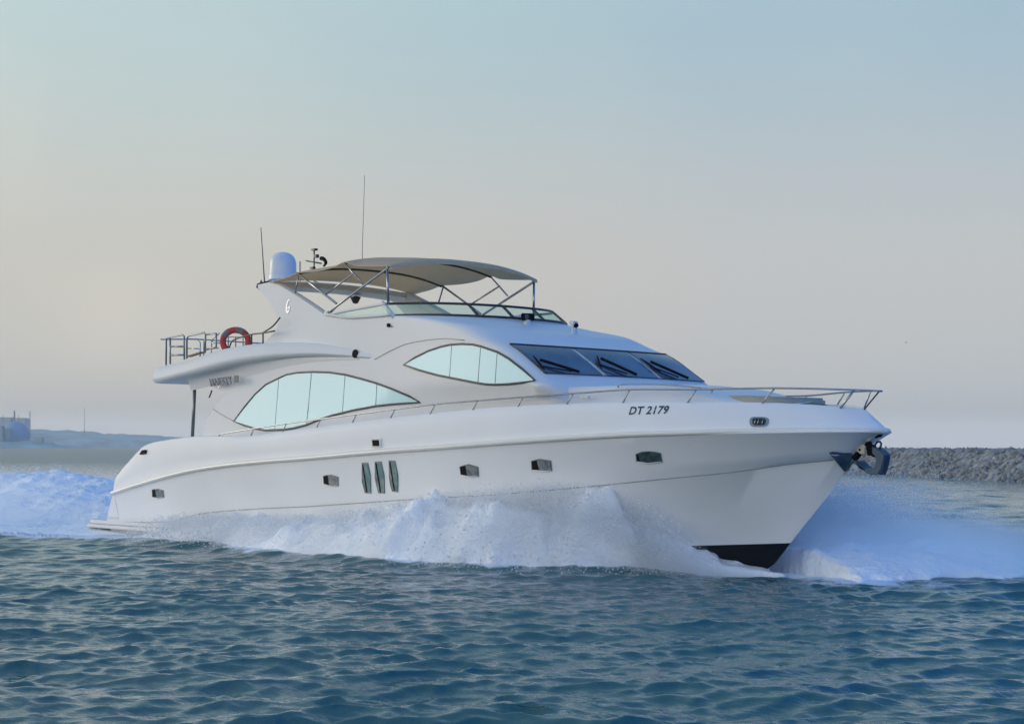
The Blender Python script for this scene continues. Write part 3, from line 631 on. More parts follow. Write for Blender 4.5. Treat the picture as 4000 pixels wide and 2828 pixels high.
tubes('grab_rail', [cat([(21.5, -1.98, 3.86), (21.62, -1.98, 3.93), (22.6, -1.72, 3.90), (23.5, -1.42, 3.80), (23.56, -1.38, 3.72)], 4)], .016, M_steel, yacht, 8)
# cabin trunk and sun pad on the foredeck
TR = cat(TRUNK, 4); rows = []
for p in TR:
    w = -p[1]; rows.append([(p[0], -w-.10, p[2]-.55), (p[0], -w-.03, p[2]-.08), (p[0], -w+.03, p[2]-.01), (p[0], -w*.75, p[2]+.04), (p[0], 0, p[2]+.09), (p[0], w*.75, p[2]+.04), (p[0], w-.03, p[2]-.01), (p[0], w+.03, p[2]-.08), (p[0], w+.10, p[2]-.55)])
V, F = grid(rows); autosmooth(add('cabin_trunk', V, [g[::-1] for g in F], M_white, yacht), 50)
pad = slab('sun_pad', [(23.42, -1.0), (24.1, -1.0), (24.75, -.80), (24.95, -.5), (24.95, .5), (24.75, .80), (24.1, 1.0), (23.42, 1.0)], 3.44, 3.68, M_pad, yacht, .05)
for v in pad.data.vertices: v.co.z -= max(0, v.co.x-23.9)*.055
# deck spot lamps on the wheelhouse roof
sp = box('spot_lamp', (17.0, -.4, 5.66), (.10, .34, .17), M_black, yacht, Matrix.Rotation(-.2, 3, 'Z'), .02); tag(sp, label='rectangular black twin spot lamp ahead of the flybridge screen')
for yy in (-.48, -.32): box('lens', (17.055, yy, 5.66), (.02, .10, .11), M_port, sp, Matrix.Rotation(-.2, 3, 'Z'), .006)
box('lamp_post', (16.98, -.4, 5.45), (.12, .14, .36), M_white, sp, None, .02)
hl = box('search_lamp', (17.74, .40, 5.30), (.13, .13, .48), M_radome, yacht, None, .03); box('lamp_head', (17.72, .40, 5.52), (.17, .16, .10), M_white, hl, Matrix.Rotation(.15, 3, 'Y'), .02)
disc('lens', (17.83, .38, 5.46), (1, -.3, 0), .055, M_black, hl, .05)
box('deck_cleat', (20.9, -2.36, 3.66), (.26, .06, .045), M_white, yacht)

# ---- stern rails on the flybridge deck
AR = [[(4.71, -2.7, 4.86), (4.72, -2.7, 5.61), (5.55, -2.7, 5.66), (5.64, -2.7, 5.63), (5.66, -2.7, 4.98)],
      [(4.93, -2.7, 4.88), (4.92, -2.7, 5.60)], [(4.93, -2.7, 5.37), (5.64, -2.7, 5.34)], [(4.93, -2.7, 5.13), (5.64, -2.7, 5.11)]]
BR = [[(5.79, -2.7, 5.0), (5.78, -2.7, 5.55), (5.86, -2.7, 5.62), (6.66, -2.7, 5.67), (6.72, -2.7, 5.62), (6.70, -2.7, 5.12)], [(6.70, -2.7, 5.20), (7.25, -2.7, 5.26), (7.25, -2.7, 5.62), (6.72, -2.7, 5.62)]]
CR = [[(3.75, -1.4, 5.69), (4.24, -1.4, 5.65), (4.39, -1.4, 5.55), (4.39, -1.4, 4.9)], [(3.74, -1.4, 5.42), (4.36, -1.4, 5.38)],
      [(4.58, -1.4, 4.9), (4.58, -1.4, 5.60), (4.98, -1.4, 5.58), (4.98, -1.4, 5.0)], [(4.7, -1.4, 5.37), (5.33, -1.4, 5.36)], [(5.38, -1.4, 5.77), (5.03, -1.4, 5.63), (5.0, -1.4, 5.52), (5.4, -1.4, 5.50)],
      [(4.25, -2.6, 5.60), (4.2, -1.4, 5.66), (4.2, 1.8, 5.62), (4.2, 1.8, 4.85)]]
DR = [cat([(7.75, -2.62, 5.22), (7.9, -2.62, 5.40), (8.27, -2.62, 5.47), (8.78, -2.62, 5.53), (9.33, -2.62, 5.54), (9.86, -2.62, 5.57)], 3), cat([(9.33, -2.62, 5.55), (9.75, -2.60, 5.70), (9.93, -2.5, 5.92)], 3), [(8.81, -2.62, 5.53), (8.81, -2.62, 5.22)], [(9.33, -2.62, 5.54), (9.33, -2.62, 5.2)]]
for g in (AR, BR, CR): tubes('stern_rail', g, .026 if g is not CR else .020, M_steel if g is CR else M_rim, yacht, 8)
tubes('side_rail', DR, .020, M_dark, yacht, 8)
box('passerelle_board', (6.25, -2.72, 5.10), (.62, .12, .05), M_teak, yacht, Matrix.Rotation(-.13, 3, 'Y'))

# ---- bow: anchor pocket parts stay with the yacht, the anchor itself is a thing
gd = [(25.86, 2.52), (25.92, 2.545), (26.14, 2.52), (26.10, 2.46), (25.92, 2.16), (25.85, 2.14)]
V2d, F2d = patch2d(gd, .08); V = [hull_pt(x, z, .012) for x, z in V2d]
for v in V: v.y = min(v.y, -.015)
k = len(V); V += [Vector((v.x, -v.y, v.z)) for v in V]; F = [g[::-1] for g in F2d]+[tuple(i+k for i in g) for g in F2d]
add('stem_guard', V, F, M_anchor, yacht)
br_ = tubes('anchor_bracket', [cat([(26.70, 0, 2.90), (26.56, 0, 2.86), (26.38, 0, 2.72), (26.20, 0, 2.53), (26.08, 0, 2.40)], 3)], .075, M_black, yacht, 10)
def extrude_xz(name, poly, y0, y1, m, parent=None, bev=.02):
    bm = bmesh.new(); vs = [bm.verts.new((x, y0, z)) for x, z in poly]; f = bm.faces.new(vs)
    r = bmesh.ops.extrude_face_region(bm, geom=[f]); bmesh.ops.translate(bm, verts=[v for v in r['geom'] if isinstance(v, bmesh.types.BMVert)], vec=(0, y1-y0, 0))
    bmesh.ops.recalc_face_normals(bm, faces=bm.faces)
    if bev: bmesh.ops.bevel(bm, geom=[e for e in bm.edges if abs(e.verts[0].co.y-e.verts[1].co.y) < 1e-5], offset=bev, segments=2, affect='EDGES')
    return autosmooth(from_bm(name, bm, m, parent), 45)
extrude_xz('bow_roller', [(26.43, 2.76), (26.47, 2.82), (26.54, 2.855), (26.62, 2.85), (26.59, 2.79), (26.51, 2.735)], -.16, .05, M_cream, br_, .015)
extrude_xz('roller_cheek', [(26.20, 2.57), (26.36, 2.69), (26.43, 2.64), (26.41, 2.49), (26.32, 2.49)], -.13, -.08, M_cream, br_, .01)
tubes('cheek_bolt', [[(26.31, -.15, 2.575), (26.31, -.10, 2.575)]], .022, M_black, br_, 8)
anc = empty('anchor', (26.55, 0, 2.4)); tag(anc, 'dark blue plough anchor hanging in the bow roller of the yacht', 'anchor')
def reparent(o, p): o.parent = p; o.matrix_parent_inverse = Matrix.Translation(-p.location); return o
fluke = [(26.56, 2.63), (26.69, 2.61), (26.78, 2.56), (26.88, 2.48), (26.86, 2.37), (26.82, 2.22), (26.75, 2.09), (26.61, 2.09), (26.5, 2.11), (26.36, 2.19), (26.23, 2.27), (26.165, 2.32), (26.19, 2.36), (26.24, 2.355), (26.31, 2.285), (26.39, 2.215), (26.5, 2.195), (26.60, 2.19), (26.64, 2.26), (26.67, 2.39), (26.64, 2.46), (26.58, 2.50)]
fk = extrude_xz('fluke', fluke, -.10, .10, M_anchor, None, .02)
for v in fk.data.vertices:      # the blades flare outwards away from the crown
    v.co.y *= 1+1.2*max(0, (2.6-v.co.z)/.5)*max(0, min(1, (26.9-v.co.x)/.5))
reparent(fk, anc)
reparent(extrude_xz('shank', [(26.36, 2.74), (26.44, 2.78), (26.50, 2.66), (26.57, 2.68), (26.62, 2.50), (26.55, 2.43), (26.52, 2.46), (26.42, 2.46)], -.05, .05, M_black, None, .012), anc)
reparent(tubes('trip_ring', [[(26.53, 0, 2.58), (26.57, 0, 2.66), (26.62, 0, 2.725), (26.69, 0, 2.735), (26.72, 0, 2.70), (26.71, 0, 2.64), (26.68, 0, 2.60)]], .022, M_anchor), anc)

# ---- lifebuoy on the stern rail: its own thing
C0 = Vector((7.42, -2.2, 5.42)); nrm = (CAM-C0); nrm.z = 0; nrm.normalize(); nrm = (nrm+Vector((0, -.25, 0))).normalized(); sx = Vector((-nrm.y, nrm.x, 0))
ring = empty('life_ring', C0); tag(ring, 'worn red horseshoe life ring hung on the stern rail', 'life ring')
A = np.linspace(math.radians(-52), math.radians(232), 40)
P = [sx*(.345*math.cos(a))+Vector((0, 0, .31*math.sin(a))) for a in A]
v, f = tube_data(P, [.085]*40, 14); b = add('ring_body', [C0+x for x in v], f, M_red); reparent(b, ring)
M_grey = mat('faded_grey_cover', (.22, .17, .165), .7)
for a0, a1 in ((.9, 1.5), (2.1, 2.75)):
    v, f = tube_data([sx*(.345*math.cos(a))+Vector((0, 0, .31*math.sin(a))) for a in np.linspace(a0, a1, 10)], [.088]*10, 14); reparent(add('grey_band', [C0+x for x in v], f, M_grey), ring)
reparent(tubes('holder', [[C0+sx*.2+Vector((0, 0, -.3)), C0+sx*.2+Vector((0, 0, .12)), C0-sx*.2+Vector((0, 0, .12)), C0-sx*.2+Vector((0, 0, -.3))], [C0+Vector((0, 0, -.3)), C0+Vector((0, 0, .12))]], .018, M_rim), ring)

# ------------------------------------------------------------------ sea
def vnoise(x, y, seed=0, octaves=5, lac=2.03, gain=.5):
    out = np.zeros_like(x, dtype=float); a = 1.; tot = 0
    for o in range(octaves):
        r = np.random.default_rng(seed*101+o); T = r.random((256, 256))
        xf = x*lac**o+37.1*o; yf = y*lac**o+11.7*o
        xi = np.floor(xf).astype(int); yi = np.floor(yf).astype(int); u = xf-xi; v = yf-yi
        u = u*u*(3-2*u); v = v*v*(3-2*v); xi &= 255; yi &= 255; x1 = (xi+1) & 255; y1 = (yi+1) & 255
        out += a*((T[xi, yi]*(1-u)+T[x1, yi]*u)*(1-v)+(T[xi, y1]*(1-u)+T[x1, y1]*u)*v); tot += a; a *= gain
    return out/tot
def sstep(a, b, x): k = np.clip((x-a)/(b-a), 0, 1); return k*k*(3-2*k)
WV = []
wr = np.random.default_rng(5); fwang = math.atan2(FW.y, FW.x)
for i in range(150):
    lam = .20*(3.4/.20)**(wr.random()**1.7); th = fwang+math.pi+wr.normal(0, .50); st = .028+.011*wr.random()
    if lam > 1.1: st *= .62
    WV.append((lam, math.cos(th), math.sin(th), st*lam/(2*math.pi), wr.random()*6.283))
def waves(x, y, h):
    z = np.zeros_like(x); dx = np.zeros_like(x); dy = np.zeros_like(x)
    gust = .65+.7*vnoise(x/9, y/9, 3, 2)
    for lam, cx, cy, a, ph in WV:
        k = 2*math.pi/lam; w = np.clip((lam/h-2.6)/2, 0, 1)*a*gust; p = k*(cx*x+cy*y)+ph; s = np.sin(p)
        z += w*s; c = np.cos(p); dx += w*c*cx*1.25; dy += w*c*cy*1.25
    return z, dx, dy
FEx = [-40, -12, -4, 2.0, 4.1, 5.8, 9.2, 13.2, 17.0, 19.4, 21.1, 22.8, 24.1]; FEy = [-16, -10.5, -8.2, -6.3, -5.1, -4.1, -4.0, -4.75, -4.7, -3.8, -2.6, -1.3, -.3]
def wake(x, y):
    """broad swell raised by the hull and its wash"""
    st = np.interp(x, FEx, FEy)
    roost = 1.25*np.exp(-((x+9)/7)**2)*np.exp(-((y-1)/4.2)**2)+.75*np.exp(-((x+22)/10)**2)*np.exp(-((y-3)/6)**2)
    rim = .16*np.exp(-((y-st)/.7)**2)*sstep(24.5, 22, x)*sstep(-30, 0, x)
    hollow = -.12*np.exp(-((y+.0)/2.2)**2)*sstep(0, 5, x)*sstep(26, 22, x)
    return roost+rim+hollow
def foam_mask(x, y):
    n = vnoise(x/1.1, y/1.1, 21, 4)-.5
    st = np.interp(x, FEx, FEy)
    a = sstep(-.45, .35, y-st+1.6*n)*sstep(24.6, 23.6, x+n)*sstep(8, 4, y)
    b = sstep(-40, -8, x)*1.0*(x < 24)
    pb = sstep(.2, -.6, np.hypot((x-25.0)/3.3, (y-2.6)/4.6)-1+.9*n)
    aft = sstep(0, 3, x)
    hole = .75*sstep(.46, .60, vnoise(x/2.2+9, y/2.2, 8, 4))*(1-aft)
    return np.clip(np.maximum(a*b*(1-hole), pb), 0, 1)
h0 = .055
dr = [-600, -200, -60, -20, -5, 3, 7]; d = 8.0
while d < 5300:
    dr.append(d); d += max(h0*min(1, d/20+.1), h0*(d/30)**1.55) if d < 900 else d*.12
lr = [0.0]; l = 0.0
while l < 5300:
    l += h0 if l < 8.5 else (.09 if l < 21 else max(.14, .055*(l-19)))
    lr.append(l)
lr = np.array(sorted([-a for a in lr[1:]]+lr)); dr = np.array(dr)
DD, LL = np.meshgrid(dr, lr, indexing='ij')
hd = np.gradient(dr)[:, None]*np.ones_like(LL); hl_ = np.gradient(lr)[None, :]*np.ones_like(DD); hh = np.maximum(hd, hl_)
X = CAM.x+FW.x*DD+RT.x*LL; Y = CAM.y+FW.y*DD+RT.y*LL
z, dx, dy = waves(X, Y, hh)
fm = foam_mask(X, Y)*sstep(140, 90, DD)
calm = 1-.45*fm
Zs = z*calm+wake(X, Y)*sstep(150, 60, DD)+fm*.10*(vnoise(X/.35, Y/.35, 31, 4)-.4)
Vx = np.stack([X+dx*calm, Y+dy*calm, Zs], -1).reshape(-1, 3)
nr, nc = DD.shape; idx = np.arange(nr*nc).reshape(nr, nc)
Fq = np.stack([idx[:-1, :-1], idx[:-1, 1:], idx[1:, 1:], idx[1:, :-1]], -1).reshape(-1, 4)
def np_mesh(name, V, F, m, attrs=None, smooth=True):
    me = bpy.data.meshes.new(name); k = F.shape[1]
    me.vertices.add(len(V)); me.vertices.foreach_set('co', V.astype(np.float32).ravel())
    me.loops.add(F.size); me.loops.foreach_set('vertex_index', F.astype(np.int32).ravel())
    me.polygons.add(len(F)); me.polygons.foreach_set('loop_start', np.arange(0, F.size, k, dtype=np.int32)); 
    me.update(calc_edges=True)
    if smooth: me.polygons.foreach_set('use_smooth', np.ones(len(F), dtype=bool))
    for nme, val in (attrs or {}).items():
        at = me.attributes.new(nme, 'FLOAT', 'POINT'); at.data.foreach_set('value', val.astype(np.float32).ravel())
    me.materials.append(m); o = bpy.data.objects.new(name, me); COL.objects.link(o); return o
M_sea = mat('sea_water', (.034, .118, .132), .03, 0, IOR=1.33)
ns = M_sea.node_tree; bs = ns.nodes['Principled BSDF']
def sn(t, **kw):
    n = ns.nodes.new(t)
    for k, v in kw.items(): setattr(n, k, v)
    return n
ts = sn('ShaderNodeTexCoord'); mp = sn('ShaderNodeMapping'); ns.links.new(ts.outputs['Object'], mp.inputs[0]); mp.inputs['Rotation'].default_value = (0, 0, -AZ); mp.inputs['Scale'].default_value = (.55, 1, 1)
n1 = sn('ShaderNodeTexNoise'); n1.inputs['Scale'].default_value = 5.5; n1.inputs['Detail'].default_value = 4; ns.links.new(mp.outputs[0], n1.inputs[0])
n2 = sn('ShaderNodeTexNoise'); n2.inputs['Scale'].default_value = .32; n2.inputs['Detail'].default_value = 5; ns.links.new(mp.outputs[0], n2.inputs[0])
cd = sn('ShaderNodeVectorMath', operation='DISTANCE'); ns.links.new(ts.outputs['Object'], cd.inputs[0]); cd.inputs[1].default_value = (20, 0, 0)
far = sn('ShaderNodeMapRange'); ns.links.new(cd.outputs['Value'], far.inputs[0]); far.inputs[1].default_value = 30; far.inputs[2].default_value = 160; far.inputs[3].default_value = 0; far.inputs[4].default_value = 1.5
rgh = sn('ShaderNodeMapRange'); ns.links.new(cd.outputs['Value'], rgh.inputs[0]); rgh.inputs[1].default_value = 35; rgh.inputs[2].default_value = 260; rgh.inputs[3].default_value = .03; rgh.inputs[4].default_value = .30; ns.links.new(rgh.outputs[0], bs.inputs['Roughness'])
m2 = sn('ShaderNodeMath', operation='MULTIPLY'); ns.links.new(n2.outputs[0], m2.inputs[0]); ns.links.new(far.outputs[0], m2.inputs[1])
m1 = sn('ShaderNodeMath', operation='MULTIPLY_ADD'); ns.links.new(n1.outputs[0], m1.inputs[0]); m1.inputs[1].default_value = .030; ns.links.new(m2.outputs[0], m1.inputs[2])
n3 = sn('ShaderNodeTexNoise'); n3.inputs['Scale'].default_value = 15; n3.inputs['Detail'].default_value = 3; ns.links.new(mp.outputs[0], n3.inputs[0])
m3 = sn('ShaderNodeMath', operation='MULTIPLY_ADD'); ns.links.new(n3.outputs[0], m3.inputs[0]); m3.inputs[1].default_value = .010; ns.links.new(m1.outputs[0], m3.inputs[2])
bps = sn('ShaderNodeBump'); bps.inputs['Distance'].default_value = 1; bps.inputs['Strength'].default_value = .8; ns.links.new(m3.outputs[0], bps.inputs['Height']); ns.links.new(bps.outputs[0], bs.inputs['Normal'])
at = sn('ShaderNodeAttribute', attribute_name='foam')
nf = sn('ShaderNodeTexNoise'); nf.inputs['Scale'].default_value = 2.6; nf.inputs['Detail'].default_value = 8; nf.inputs['Roughness'].default_value = .7; ns.links.new(ts.outputs['Object'], nf.inputs[0])
ma = sn('ShaderNodeMath', operation='MULTIPLY_ADD'); ns.links.new(nf.outputs[0], ma.inputs[0]); ma.inputs[1].default_value = 1.3; ma.inputs[2].default_value = -1.15
mb = sn('ShaderNodeMath', operation='MULTIPLY_ADD'); ns.links.new(at.outputs['Fac'], mb.inputs[0]); mb.inputs[1].default_value = 1.25; ns.links.new(ma.outputs[0], mb.inputs[2])
mr = sn('ShaderNodeMapRange', interpolation_type='SMOOTHSTEP'); ns.links.new(mb.outputs[0], mr.inputs[0]); mr.inputs[1].default_value = .05; mr.inputs[2].default_value = .55
fo = sn('ShaderNodeBsdfDiffuse'); fo.inputs[0].default_value = (.74, .79, .84, 1)
mxs = sn('ShaderNodeMixShader'); ns.links.new(mr.outputs[0], mxs.inputs[0]); ns.links.new(bs.outputs[0], mxs.inputs[1]); ns.links.new(fo.outputs[0], mxs.inputs[2])
ns.links.new(mxs.outputs[0], ns.nodes['Material Output'].inputs['Surface'])
sea = np_mesh('sea', Vx, Fq, M_sea, {'foam': fm.reshape(-1)}); tag(sea, kind='structure')

# ------------------------------------------------------------------ churned white water lying against the hull and astern
TZx = [-30, -14, -6, 0, 2, 5, 8.5, 13.5, 16.5, 18.7, 20.6, 21.5, 22.3, 23, 24, 26]
TZz = [.4, 1.0, 1.2, .7, .40, .55, .85, 1.0, 1.42, 1.75, 2.02, 2.12, 1.9, 1.4, .8, .4]
def hb(x): return np.interp(x, [0, 8, 12, 15.9, 18.4, 20.6, 22.4, 23.8, 24.9, 26], [2.7, 2.85, 2.9, 2.8, 2.5, 2.1, 1.62, 1.15, .68, 0])
gx = np.arange(-26, 28.2, .075); gy = np.arange(-11, 10, .075); GX, GY = np.meshgrid(gx, gy, indexing='ij')
st = np.interp(GX, FEx, FEy); hbx = hb(GX)
wst = np.clip((GY-st)/np.maximum(.3, -hbx-st), 0, 1.0)           # 0 at the outer edge, 1 at the hull
n1_ = vnoise(GX/1.6, GY/1.6, 41, 5); n2_ = vnoise(GX/.55, GY/.55, 42, 4); rid = 1-np.abs(2*vnoise(GX/.9+5, GY/.9, 43, 5)-1)
star = (GY < 0)*sstep(25.2, 23.6, GX+1.2*n1_)*sstep(3.2, 7.5, GX)*(wst > 0)
tz = np.interp(GX, TZx, TZz)*(.62+.75*vnoise(GX/1.3, GX*0, 47, 3))*(.16+.84*sstep(23.6, 21.0, GX))
H1 = star*tz*.88*np.sin(np.clip(wst*1.25, 0, 1)*math.pi/2)**.8*(.06+1.15*n1_+.7*(rid-.5)+.35*(n2_-.5))
ast = sstep(3.5, 0, GX)*sstep(0, 2.0, GY-st)*sstep(9.5, 6, GY)*sstep(-26, -16, GX)
H2 = ast*(1-.9*sstep(-3.5, -1, GX)*sstep(-1.6, -2.4, GY))*(.05+.32*(n1_-.42)+.16*(rid-.5))+(wake(GX, GY)+.07)*(ast > .02)
prt = sstep(1.0, .55, np.hypot((GX-24.6)/3.2, (GY-3.0)/4.3)+.5*(n1_-.5))*(GY > hbx*.8-.2)
H3 = prt*(.08+.85*(n1_-.30)+.30*(rid-.5))
HH = np.maximum(np.maximum(H1, H2), H3)
keep = (np.maximum(np.maximum(star, ast), prt) > .03) & (HH > .0)
HH = np.where(keep, HH+.16*(n2_-.5)*np.clip(HH*3, .3, 1.6)+.10*(vnoise(GX/.22, GY/.22, 44, 3)-.5)*np.clip(HH*3, .2, 1.4)+.04, -.35)
gi = np.arange(HH.size).reshape(HH.shape); kf = (keep[:-1, :-1] | keep[1:, 1:] | keep[:-1, 1:] | keep[1:, :-1])
FF = np.stack([gi[:-1, :-1], gi[1:, :-1], gi[1:, 1:], gi[:-1, 1:]], -1)[kf]
used_, inv = np.unique(FF, return_inverse=True); FF = inv.reshape(FF.shape)
VV = np.stack([GX+.25*(n2_-.5), GY+.25*(rid-.5), HH], -1).reshape(-1, 3)[used_]
M_foam = mottle(mat('aerated_white_water', (.90, .92, .94), .7, 0, **{'Subsurface Weight': .25, 'Subsurface Radius': (.25, .3, .35)}), 1.3, .10, .05, 9)
foam = np_mesh('white_water', VV, FF, M_foam); tag(foam, 'churned white water heaped along the hull and astern of the yacht', 'foam', kind='stuff')

# ------------------------------------------------------------------ spray: droplets thrown off the bow in ballistic bursts
pr = np.random.default_rng(17)
PT = []; PRAD = []
def bursts(nb, nd, fx, fvel, spread, rad, gmul=9.8):
    for _ in range(nb):
        p0, v = fx(), fvel()
        if p0 is None: continue
        p0, hmax = p0; vz = math.sqrt(2*gmul*max(.02, hmax)); T = 2*vz/gmul*1.02
        t = T*pr.random(nd)**.85; s = spread*(.25+1.1*t/T)
        q = np.stack([p0[0]+v[0]*t, p0[1]+v[1]*t, p0[2]+vz*t-.5*gmul*t*t], -1)+pr.normal(0, 1, (nd, 3))*s[:, None]
        ok = q[:, 2] > -.05; PT.append(q[ok]); PRAD.append((rad*(.45+1.1*pr.random(nd)**3))[ok])
def sx_():
    x = 23.6-17.2*pr.random()**1.3
    if x > 21.8: x -= 2*pr.random()
    h = np.interp(x-.5, TZx, TZz)*(.25+.62*pr.random())
    return (x, -float(hb(x))-.05, .12), h
def sv_(): return (-1.2-2.2*pr.random(), -.2-2.3*pr.random()**1.5, 0)
bursts(1100, 90, sx_, sv_, .07, .0125)
bursts(250, 90, sx_, sv_, .24, .008)
bursts(900, 40, sx_, sv_, .06, .020)
bursts(360, 26, sx_, sv_, .06, .026)
def kx_():
    x = 21.3+2.8*pr.random(); return (x, -float(hb(x))-.25-.3*pr.random(), .05), .10+.5*pr.random()**2
bursts(150, 26, kx_, sv_, .10, .010)
def px_():
    x = 24.3-2.6*pr.random(); h = .35+1.25*pr.random()
    return (x, float(hb(x))*.9+.05, .2), h
def pv_(): return (1.2-2.6*pr.random(), 1.0+7.5*pr.random()**1.1, 0)
bursts(1600, 100, px_, pv_, .26, .0105)
def ax_(): x = -22*pr.random()**1.1-.6; y = pr.normal(-1, 3.0); return (x, y, float(wake(np.array(x), np.array(y)))-.05), .12+.55*pr.random()**1.6
def av_(): return (-1.5*pr.random(), pr.normal(0, .6), 0)
bursts(2000, 90, ax_, av_, .13, .009)
PT = np.concatenate(PT); PRAD = np.concatenate(PRAD)
M_spray = mat('spray_droplets', (.86, .90, .94), .5)
nsr = M_spray.node_tree; tl_ = nsr.nodes.new('ShaderNodeBsdfTranslucent'); tl_.inputs[0].default_value = (.97, .98, .99, 1); df = nsr.nodes.new('ShaderNodeBsdfDiffuse'); df.inputs[0].default_value = (.97, .98, .99, 1)
ms = nsr.nodes.new('ShaderNodeMixShader'); ms.inputs[0].default_value = .5; nsr.links.new(df.outputs[0], ms.inputs[1]); nsr.links.new(tl_.outputs[0], ms.inputs[2]); nsr.links.new(ms.outputs[0], nsr.nodes['Material Output'].inputs['Surface'])
oct_ = np.array([(1, 0, 0), (-1, 0, 0), (0, 1, 0), (0, -1, 0), (0, 0, 1), (0, 0, -1)], float); of = np.array([(0, 2, 4), (2, 1, 4), (1, 3, 4), (3, 0, 4), (2, 0, 5), (1, 2, 5), (3, 1, 5), (0, 3, 5)])
npt = len(PT)
SV = (PT[:, None, :]+oct_[None]*PRAD[:, None, None]).reshape(-1, 3); SF = (of[None]+6*np.arange(npt)[:, None, None]).reshape(-1, 3)
spray = np_mesh('spray', SV, SF, M_spray, None, False); tag(spray, 'bursts of fine white spray thrown up from the bow along the hull', 'spray', kind='stuff')
print('droplets', npt)

# ------------------------------------------------------------------ breakwater
def wpt(u, d, z=0.0): return CAM.x+FW.x*d+RT.x*(u-2000)/6833*d, CAM.y+FW.y*d+RT.y*(u-2000)/6833*d, z
M_rock = mottle(mat('grey_rubble', (.24, .255, .265), .9), 1.1, .7)
bw = empty('breakwater', (-42, 106, 0)); tag(bw, 'long low breakwater of grey rubble stone behind the bow', 'breakwater')
A0 = np.array((-86.0, 129.5)); A1 = np.array((40, 51)); ax = (A1-A0)/np.linalg.norm(A1-A0); nx = np.array((-ax[1], ax[0])); Lb = np.linalg.norm(A1-A0)
nx = nx if nx @ np.array((FW.x, FW.y)) > 0 else -nx
ss = np.arange(0, Lb, .35); tt = np.arange(0, 1.001, .025)
SS, TT = np.meshgrid(ss, tt, indexing='ij')
prof_y = np.interp(TT, [0, .5, .62, 1], [0, 4.6, 6.6, 12]); prof_z = np.interp(TT, [0, .48, .52, .62, 1], [-.6, 2.3, 2.46, 2.5, -.6])
off = 2.0*(vnoise(SS/14, TT*0, 61, 2)-.5)
nz = vnoise(SS/1.1, prof_y/.8, 62, 4); cell = np.abs(vnoise(SS/.9+3, prof_y/.7, 64, 3)-.5)*2
BZ = prof_z+.45*(nz-.5)-.2*cell+.14; BY = prof_y+off+.7*(vnoise(SS/.9, prof_y/.9+40, 63, 3)-.5)
BV_ = np.stack([A0[0]+ax[0]*SS+nx[0]*BY, A0[1]+ax[1]*SS+nx[1]*BY, BZ], -1).reshape(-1, 3)
bi = np.arange(SS.size).reshape(SS.shape); bf = np.stack([bi[:-1, :-1], bi[1:, :-1], bi[1:, 1:], bi[:-1, 1:]], -1).reshape(-1, 4)
core = np_mesh('mound', BV_, bf, M_rock, None, False); reparent(core, bw)
ico = bmesh.new(); bmesh.ops.create_icosphere(ico, subdivisions=1, radius=1); iv = np.array([v.co[:] for v in ico.verts]); if_ = np.array([[v.index for v in f.verts] for f in ico.faces]); ico.free()
nrk = 10000; rs_ = np.random.default_rng(8); RS = rs_.random(nrk)*Lb; RTt = rs_.random(nrk)*.62
ry = np.interp(RTt, [0, .5, .62], [0, 4.6, 6.6])+2.0*(vnoise(RS/14, RS*0, 61, 2)-.5); rz = np.interp(RTt, [0, .48, .52, .62], [-.5, 2.28, 2.42, 2.45])
rad_ = .09+.20*rs_.random(nrk)**2.2
scl = rad_[:, None, None]*(.7+.6*rs_.random((nrk, 1, 3))); RV = iv[None]*scl*(1+.25*rs_.normal(0, 1, (nrk, len(iv), 1)))
RV = RV+np.stack([A0[0]+ax[0]*RS+nx[0]*ry, A0[1]+ax[1]*RS+nx[1]*ry, rz], -1)[:, None, :]
rk = np_mesh('boulders', RV.reshape(-1, 3), (if_[None]+len(iv)*np.arange(nrk)[:, None, None]).reshape(-1, 3), M_rock, None, False); reparent(rk, bw); rk['kind'] = 'stuff'

# ------------------------------------------------------------------ far shore (seen through haze)
M_land = mottle(mat('hazed_scrub_and_sand', (.36, .48, .44), .95), .02, .4)  # pale teal base puts part of the haze into the land colour
M_conc = mat('hazed_concrete', (.30, .40, .38), .9); M_dome = mat('hazed_dome_roof', (.17, .33, .45), .7); M_mast = mat('dark_steelwork', (.10, .13, .13), .8)  # haze tint also painted into the concrete and dome colours
def hz(v, u, d): return 2.6+((1748+(u-2000)*.00262)-v)*d/6833
def ridge(name, prof, d, depth, label):
    us = np.linspace(prof[0][0], prof[-1][0], 160); vs = np.interp(us, [p[0] for p in prof], [p[1] for p in prof])
    hs = np.array([hz(v, u, d) for u, v in zip(us, vs)]); hs = np.maximum(.05, hs+.06*hs*(vnoise(us/14, us*0+1, 71, 3)-.5)*2)
    rows = []
    for k, (dd, hf) in enumerate(((0, -.1), (0.02, .25), (.25, .75), (.5, 1), (.75, .8), (1, -.1))):
        rows.append([(*wpt(u, d+depth*dd)[:2], h*hf if hf > 0 else -1) for u, h in zip(us, hs)])
    v, f = grid(rows); o = add(name, v, [g[::-1] for g in f], M_land); tag(o, kind='structure'); return o
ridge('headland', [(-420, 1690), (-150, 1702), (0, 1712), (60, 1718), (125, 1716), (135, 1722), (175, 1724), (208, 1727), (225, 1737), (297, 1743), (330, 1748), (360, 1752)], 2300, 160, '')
ridge('coast', [(-600, 1668), (-300, 1672), (60, 1676), (125, 1672), (165, 1671), (215, 1679), (270, 1673), (298, 1680), (360, 1678), (400, 1690), (560, 1694), (700, 1705), (900, 1712), (1300, 1722), (1900, 1730), (2600, 1738)], 3900, 500, '')
